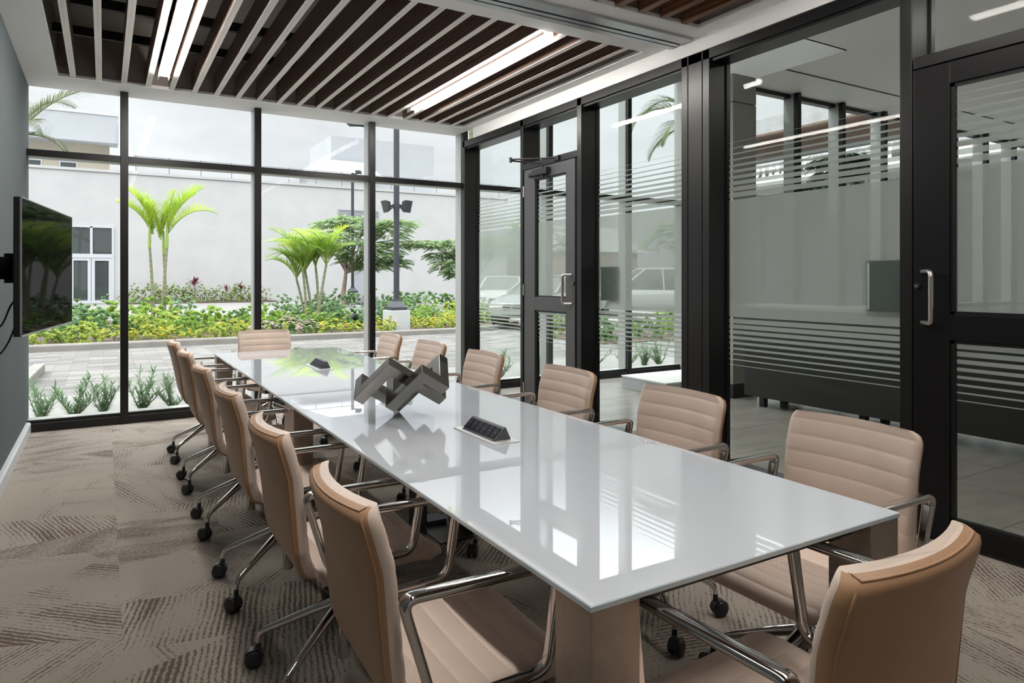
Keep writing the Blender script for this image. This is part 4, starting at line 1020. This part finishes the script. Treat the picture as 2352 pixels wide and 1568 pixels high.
# narrow-leaved shrubs right outside the window wall
def oleander(seed):
    r = random.Random(seed); b = MB(); o_st = MB()
    for k in range(9):
        a = r.uniform(0, 2 * PI); lean = r.uniform(.15, .95); H = r.uniform(.22, .46)
        pts = [Vector((0, 0, -.02))]; d = Vector((math.cos(a) * lean, math.sin(a) * lean, 1)).normalized(); n_ = 8
        for j in range(1, n_ + 1): pts.append(pts[-1] + d * H / n_); d = (d + Vector((r.uniform(-.12, .12), r.uniform(-.12, .12), .02))).normalized()
        o_st.tube(pts, [.006 * (1 - .6 * j / n_) for j in range(n_ + 1)], 5)
        for j in range(1, n_ + 1):
            for q in range(5):
                aa = r.uniform(0, 2 * PI); t = (pts[j] - pts[j - 1]).normalized(); s_ = Vector((math.cos(aa), math.sin(aa), .1)); dd = (t * .75 + s_ * .75).normalized()
                leaf(b, pts[j - 1].lerp(pts[j], r.random()), dd, Vector((0, 0, 1)), r.uniform(.07, .12), .0125, 0, .1)
    o = b.build('oleander_shrub', M['leaf_grey']); o_st.build('stem', M['palm_stem'], o); return o
OL = [oleander(5), oleander(6), oleander(8)]; usedo = set()
spots = [(-.50, 7.72, 'first'), (-.24, 7.72, 'second'), (.0, 7.76, 'third'), (.33, 7.76, 'fourth'), (.60, 7.74, 'fifth'), (.86, 7.78, 'sixth'), (1.9, 7.75, 'seventh'), (2.9, 7.75, 'eighth'), (3.35, 7.74, 'ninth')]
for i, (x, y, w_) in enumerate(spots):
    src = OL[i % 3]; o = src if src.name not in usedo else dup(src); usedo.add(src.name)
    o.location = (x, y, .02); o.rotation_euler = (0, 0, i * 1.3); o.scale = (1.0 + .12 * (i % 2),) * 3
    tag(o, 'narrow-leaved shrub at the foot of the window wall, %s from the wallpapered wall' % w_, 'shrub', 'narrow-leaved shrubs outside the window wall')
for i, (x, w_) in enumerate(((4.15, 'first'), (4.45, 'second'), (5.1, 'third'), (5.95, 'fourth'), (6.6, 'fifth'), (6.95, 'sixth'), (7.25, 'seventh'))):
    o = dup(OL[i % 3], (x, 7.80, .02), i * 1.1 + .5, 'narrow-leaved shrub outside the lobby windows, %s from the room corner' % w_, 1.05); o['group'] = 'narrow-leaved shrubs outside the lobby windows'

# palms
def frond_mesh(base, az, e0, L, droop, ll, seed, n=26, stiff=.5, hang=.25, dense=2):
    """arching frond: az heading vector (horizontal), e0 start elevation in degrees"""
    r = random.Random(seed); b = MB(); h = Vector((az[0], az[1], 0)).normalized(); side = Vector((-h.y, h.x, 0)); P = [Vector(base)]; T = []
    for j in range(n):
        e = math.radians(e0 - droop * ((j + .5) / n) ** 1.4); d = h * math.cos(e) + Vector((0, 0, math.sin(e))); T.append(d); P.append(P[-1] + d * L / n)
    b.tube(P, [.016 * (1 - .85 * j / n) + .002 for j in range(n + 1)], 5, 1)
    for j in range(3, n):
        u = j / n; l = ll * (math.sin(PI * min(1, (u * .88 + .12))) ** .6) * r.uniform(.85, 1.1)
        for s in (-1, 1):
            for q in (0, .5)[:dense]:
                p = P[j].lerp(P[j + 1] if j + 1 < len(P) else P[j], q); t = T[j]; nn = side.cross(t).normalized() * -1
                up = side.cross(t); up = up if up.z > 0 else -up
                dd = (t * (.55 + .5 * u) + side * s * .75 + up * stiff * r.uniform(.5, 1.1)).normalized()
                w = .022; prev = p; cur = dd; wv = cur.cross(Vector((0, 0, 1)));
                wv = wv.normalized() if wv.length > .01 else side
                o = len(b.v); seg = 3
                for k in range(seg + 1):
                    ww = w * (1 - k / seg) * (1 if k else .6) * .5 + .001
                    b.v += [tuple(prev + wv * ww), tuple(prev - wv * ww)]
                    if k < seg: prev = prev + cur * l / seg; cur = (cur + Vector((0, 0, -hang * (k + 1) * .55))).normalized()
                for k in range(seg): b.f.append([o + 2 * k, o + 2 * k + 1, o + 2 * k + 3, o + 2 * k + 2]); b.m.append(0); b.s.append(False)
    return b
def stem(r, pts, r0, r1, name='trunk', mat=None):
    n = len(pts); return MB().tube(pts, [r0 + (r1 - r0) * i / (n - 1) for i in range(n)], 10).build(name, mat or M['palm_stem'], r)
def bend(p0, p1, k=.12, n=8):
    p0, p1 = Vector(p0), Vector(p1); s = Vector((p1 - p0).cross(Vector((0, 0, 1)))).normalized() if abs((p1 - p0).normalized().z) < .999 else Vector((1, 0, 0))
    return [p0.lerp(p1, i / n) + s * k * math.sin(PI * i / n) for i in range(n + 1)]
Bk = Vector((-Ff.x, -Ff.y, 0))
def rel(r_, f_=0, z=0): return Rr * r_ + Ff * f_ + Vector((0, 0, z))
# slim triple palm in front of the second bay
r = thing('slim_palm', 'slim three-stemmed palm with bright upright fronds outside the second window bay', 'palm', (1.25, 20.15, .09))
st = [(-.10, -.10, -.20, 2.10), (.03, .15, .04, 1.95), (.11, -.05, .23, 2.10)]
for r0, f0, r1, z1 in st:
    stem(r, bend(rel(r0, f0, -.1), rel(r1, f0, z1), .04), .045, .033); tp = rel(r1, f0, z1)
    MB().tube([tp - Vector((0, 0, .05)), tp + Vector((0, 0, .12)), tp + Vector((0, 0, .55))], [.036, .042, .02], 10).build('crownshaft', M['crownshaft'], r)
fr = [(-.19, 2.55, -1, .05, 78, 1.35, 46, .50), (-.18, 2.5, -.35, .3, 84, 1.1, 25, .42), (.03, 2.4, .1, .6, 86, 1.0, 20, .40), (.20, 2.55, 1, .1, 72, 1.55, 50, .50), (.20, 2.5, .5, -.5, 78, 1.25, 40, .42), (.22, 2.5, 1, -.15, 54, 1.65, 84, .42), (.0, 2.4, -.3, -.6, 80, 1.0, 30, .38), (-.15, 2.5, -.7, -.5, 82, 1.0, 35, .40), (.04, 2.35, .35, .2, 80, 1.15, 28, .45), (.04, 2.35, -.4, .2, 82, 1.1, 28, .45), (.22, 2.5, .7, .6, 76, 1.35, 45, .45), (-.2, 2.5, -1, -.4, 70, 1.2, 60, .42)]
for i, (r0, z0_, a, f_, e0, L, dr, ll) in enumerate(fr):
    hd = Rr * a + Ff * f_; frond_mesh(rel(r0, 0, z0_ - .09), (hd.x, hd.y), e0, L, dr, ll, i, 30, stiff=.8, hang=.12, dense=2).build('frond', [M['frond'], M['crownshaft']], r)
# bushy palm clump in front of the third bay
r = thing('bushy_palm', 'bushy multi-stemmed palm clump outside the third window bay', 'palm', (4.68, 18.15, .09))
st = [(-.10, 0, -.22, 1.45), (.08, .2, .06, 1.55), (.16, -.1, .42, 1.60), (-.20, .35, -.50, 1.25), (-.05, .4, -.28, 1.45)]
for r0, f0, r1, z1 in st: stem(r, bend(rel(r0, f0, -.1), rel(r1, f0, z1), .05), .040, .030)
rr_ = random.Random(4); i = 0
for r0, f0, r1, z1 in st:
    for k in range(8):
        a = 2 * PI * k / 8 + rr_.uniform(-.3, .3); hd = Vector((math.cos(a), math.sin(a), 0)); e0 = rr_.uniform(58, 82)
        frond_mesh(rel(r1, f0, z1), (hd.x, hd.y), e0, rr_.uniform(1.1, 1.6), rr_.uniform(60, 105), .46, 50 + i, 22, stiff=.45, hang=.3).build('frond', [M['frond'] if k % 2 else M['leaf_bright'], M['crownshaft']], r); i += 1
# palm beside the building on the far left: mostly hidden by the wallpapered wall
def big_palm(label, x, y, H, fronds, mat, ll=.55):
    r = thing('tall_palm', label, 'palm', (x, y, 0))
    stem(r, bend((0, 0, -.1), (.05, .0, H), .02), .10, .08)
    for i, (a, f_, e0, L, dr) in enumerate(fronds):
        hd = Rr * a + Ff * f_; frond_mesh((.05, 0, H - .05), (hd.x, hd.y), e0, L, dr, ll, 200 + i, 34, stiff=.30, hang=.42).build('frond', [mat, M['palm_stem']], r)
    return r
big_palm('tall palm half hidden by the wallpapered wall, its frond arching over the first bay', -1.50, 16.3, 4.15, [(1, .1, 52, 2.2, 62), (.8, -.6, 30, 1.5, 90), (-.6, .8, 60, 2.0, 80), (-1, -.3, 50, 2.0, 90), (.3, -1, 45, 1.6, 100), (.2, 1, 65, 1.8, 80), (.9, .3, 12, 1.0, 85)], M['frond_grey'], .42)
big_palm('tall palm behind the corner post, its frond hanging into the fourth bay', 6.15, 11.9, 4.6, [(-.75, -.35, 25, 1.55, 105), (-.6, .3, 60, 1.6, 95), (-.35, -.9, 30, 1.3, 110), (-.2, .9, 70, 1.6, 60)], M['frond'], .42)
big_palm('tall palm seen through the striped pane with its frond drooping, coloured dark as backlit', 9.95, 9.75, 4.45, [(-1, .0, 40, 1.55, 120), (-.75, -.5, 5, 1.2, 85), (-.6, .6, 62, 1.5, 110), (.6, .5, 50, 1.6, 90), (.4, -.8, 45, 1.6, 90), (-.9, .3, -12, 1.15, 60)], M['frond_dark'], .45)

# spreading feathery trees
def feathery_tree(label, x, y, z, trunk, clumps, seed, mat='leaf_tree', dens=1.0):
    r = thing('spreading_tree', label, 'tree', (x, y, z)); rn = random.Random(seed)
    stem(r, [rel(*p) for p in trunk], .12, .055, 'trunk', M['bark'])
    top = rel(*trunk[-1]); b = MB(); lf = MB()
    for cx, cf, cz, R, H in clumps:
        c = rel(cx, cf, cz); b.tube([top - Vector((0, 0, .25)), top.lerp(c, .5) + Vector((0, 0, .08)), c], [.045, .03, .012], 6)
        for k in range(int(58 * R * dens)):
            a = rn.uniform(0, 2 * PI); q = R * math.sqrt(rn.random()); p = c + Vector((q * math.cos(a), q * math.sin(a), rn.uniform(-.5, .5) * H + .12 * (R - q)))
            d = Vector((math.cos(a), math.sin(a), rn.uniform(-.35, .2))).normalized(); L = rn.uniform(.28, .5); sd = Vector((-d.y, d.x, 0)).normalized()
            for j in range(9):                       # one bipinnate spray
                pj = p + d * L * j / 9 - Vector((0, 0, .10 * (j / 9) ** 2))
                for s in (-1, 1): leaf(lf, pj, (sd * s + d * .45 - Vector((0, 0, .3))).normalized(), Vector((0, 0, 1)), .17 * (1 - .4 * j / 9), .055, 0, .15)
    b.build('branch', M['bark'], r); lf.build('foliage', M[mat], r); return r
feathery_tree('spreading tree with feathery layered leaves in front of the white wall', 8.75, 28.6, .12, [(0, 0, -.1), (-.03, 0, .6), (.05, 0, 1.2), (.10, 0, 1.7)],
    [(-.6, 0, 3.5, .7, .3), (.2, .3, 3.75, .8, .3), (.9, 0, 3.45, .9, .35), (2.3, -.4, 3.55, .75, .2), (1.7, .4, 3.2, .9, .5), (-.1, -.5, 2.9, 1.0, .6), (.8, -.6, 2.5, .9, .5), (1.6, -.3, 2.2, .8, .5), (-.7, .2, 2.4, .7, .5), (2.2, .2, 2.7, .6, .3), (1.1, .3, 1.8, .7, .4), (.5, .2, 2.1, .7, .5), (2.0, 0, 1.9, .6, .4)], 5, dens=1.8)
feathery_tree('spreading tree whose leafy branches reach in from behind the corner post', 13.6, 25.6, .1, [(0, 0, -.1), (0, 0, .7), (-.05, 0, 1.5)],
    [(-1.1, 0, 2.7, .8, .3), (-1.9, -.3, 2.65, .6, .2), (-.5, .3, 2.4, .8, .4), (-.7, -.4, 1.9, .7, .3), (.4, 0, 2.8, .9, .4), (-1.6, .2, 2.2, .6, .3), (.9, .2, 2.3, .7, .4), (-1.1, -.2, 1.75, .7, .4), (-.9, .1, 1.45, .5, .3), (-2.3, 0, 2.75, .45, .15)], 6, dens=1.8)
feathery_tree('green tree standing beyond the parked cars', 17.5, 27.5, .1, [(0, 0, -.1), (0, 0, 1.0), (.1, 0, 1.9)], [(-.9, 0, 2.9, 1.1, .8), (.8, 0, 3.2, 1.2, .8), (0, .4, 3.8, 1.1, .7), (1.9, 0, 2.8, .9, .6), (-1.8, 0, 2.6, .8, .6)], 7)
feathery_tree('green tree behind the tall white car', 20.5, 20.5, .0, [(0, 0, -.1), (0, 0, 1.0), (.1, 0, 1.9)], [(-.9, 0, 2.9, 1.1, .8), (.8, 0, 3.0, 1.2, .8), (0, .4, 3.5, 1.1, .7), (1.9, 0, 2.6, .9, .6)], 8)
feathery_tree('dark tree in front of the hotel sign', 16.2, 10.75, .0, [(0, 0, -.1), (0, 0, 1.6), (.05, 0, 2.7)], [(-.30, 0, 4.30, .36, .15), (.15, 0, 4.42, .40, .15), (-.1, .2, 4.0, .30, .2), (-.6, .0, 3.65, .32, .2), (.35, 0, 4.1, .28, .2)], 9, 'leaf_shade', 4.5)

# red cordylines by the wall
def cordyline(x, y, z, label, s, mat):
    r = thing('cordyline_plant', label, 'plant', (x, y, z)); rn = random.Random(int(x * 10))
    MB().tube([(0, 0, -.05), (.01, 0, .45 * s), (0, 0, .8 * s)], [.03, .025, .02], 8).build('stem', M['bark'], r)
    b = MB()
    for k in range(22):
        a = rn.uniform(0, 2 * PI); e = rn.uniform(.15, 1.4); d = Vector((math.cos(a) * math.cos(e), math.sin(a) * math.cos(e), math.sin(e))); leaf(b, Vector((0, 0, .8 * s + rn.uniform(-.1, .08))), d, Vector((0, 0, 1)), rn.uniform(.4, .62) * s, .10 * s, 0, .12)
    b.build('foliage', M[mat], r)
cordyline(3.75, 36.0, .25, 'dark red cordyline standing above the hedge', 1.0, 'leaf_red')
cordyline(5.15, 36.0, .25, 'small dark cordyline near the end of the hedge', .62, 'leaf_red')
cordyline(5.80, 35.9, .25, 'dark cordyline behind the second window mullion', .75, 'leaf_red')

# ------------------------------------------------------------------ daylight, sky and camera
w = bpy.data.worlds.new('sky'); bpy.context.scene.world = w; w.use_nodes = True; nt = w.node_tree; nt.nodes.clear()
N = nt.nodes.new; Lk = nt.links.new
tc = N('ShaderNodeTexCoord'); sp = N('ShaderNodeSeparateXYZ'); Lk(tc.outputs['Generated'], sp.inputs[0])
rp = N('ShaderNodeValToRGB'); e = rp.color_ramp.elements
for p, c in ((.0, (.55, .54, .52)), (.49, (.55, .54, .52))): pass
e[0].position = 0.0; e[0].color = (.90, .925, .965, 1); e[1].position = 1.0; e[1].color = (1.0, 1.0, 1.0, 1)
Lk(sp.outputs[2], rp.inputs[0])
mpn = N('ShaderNodeMapping'); mpn.inputs['Scale'].default_value = (1, 1, 2.6); Lk(tc.outputs['Generated'], mpn.inputs[0])
nz = N('ShaderNodeTexNoise'); nz.inputs['Scale'].default_value = 3.2; nz.inputs['Detail'].default_value = 7; nz.inputs['Roughness'].default_value = .58; Lk(mpn.outputs[0], nz.inputs['Vector'])
cl = N('ShaderNodeMapRange'); cl.inputs[1].default_value = .40; cl.inputs[2].default_value = .66; cl.inputs[3].default_value = .86; cl.inputs[4].default_value = 1.05; Lk(nz.outputs[0], cl.inputs[0])
st = N('ShaderNodeMapRange'); st.interpolation_type = 'SMOOTHSTEP'; st.inputs[1].default_value = .265; st.inputs[2].default_value = .48; st.inputs[3].default_value = 1.0; st.inputs[4].default_value = SKY_ZEN; Lk(sp.outputs[2], st.inputs[0])
mu = N('ShaderNodeMath'); mu.operation = 'MULTIPLY'; Lk(cl.outputs[0], mu.inputs[0]); Lk(st.outputs[0], mu.inputs[1])
bg = N('ShaderNodeBackground'); Lk(rp.outputs[0], bg.inputs[0]); Lk(mu.outputs[0], bg.inputs[1])
ow = N('ShaderNodeOutputWorld'); Lk(bg.outputs[0], ow.inputs[0])
sun = bpy.data.lights.new('sun', 'SUN'); sun.energy = SUN; sun.angle = .03; sun.color = (1, .95, .87)
so = bpy.data.objects.new('sun', sun); C.objects.link(so); so.location = (0, 0, 20)
so.rotation_euler = Vector((.80, -.35, -1.15)).to_track_quat('-Z', 'Y').to_euler()

cd = bpy.data.cameras.new('camera'); cam = bpy.data.objects.new('camera', cd); C.objects.link(cam)
cam.location = (0, 0, 1.33); cam.rotation_euler = (PI / 2, 0, -yaw)
cd.sensor_width = 36; cd.lens = 1575 / 2352 * 36; cd.shift_y = -144 / 2352; cd.clip_start = .05; cd.clip_end = 300
S = bpy.context.scene; S.camera = cam
S.view_settings.view_transform = 'Standard'; S.view_settings.look = 'None'; S.view_settings.gamma = 1; S.view_settings.use_curve_mapping = False
S.view_settings.exposure = EXPO
cy = S.cycles; cy.use_denoising = True; cy.max_bounces = 10; cy.diffuse_bounces = 5; cy.glossy_bounces = 5; cy.transmission_bounces = 6; cy.transparent_max_bounces = 24
cy.sample_clamp_indirect = 8; cy.caustics_reflective = False; cy.caustics_refractive = False
try: cy.denoiser = 'OPENIMAGEDENOISE'
except Exception: pass
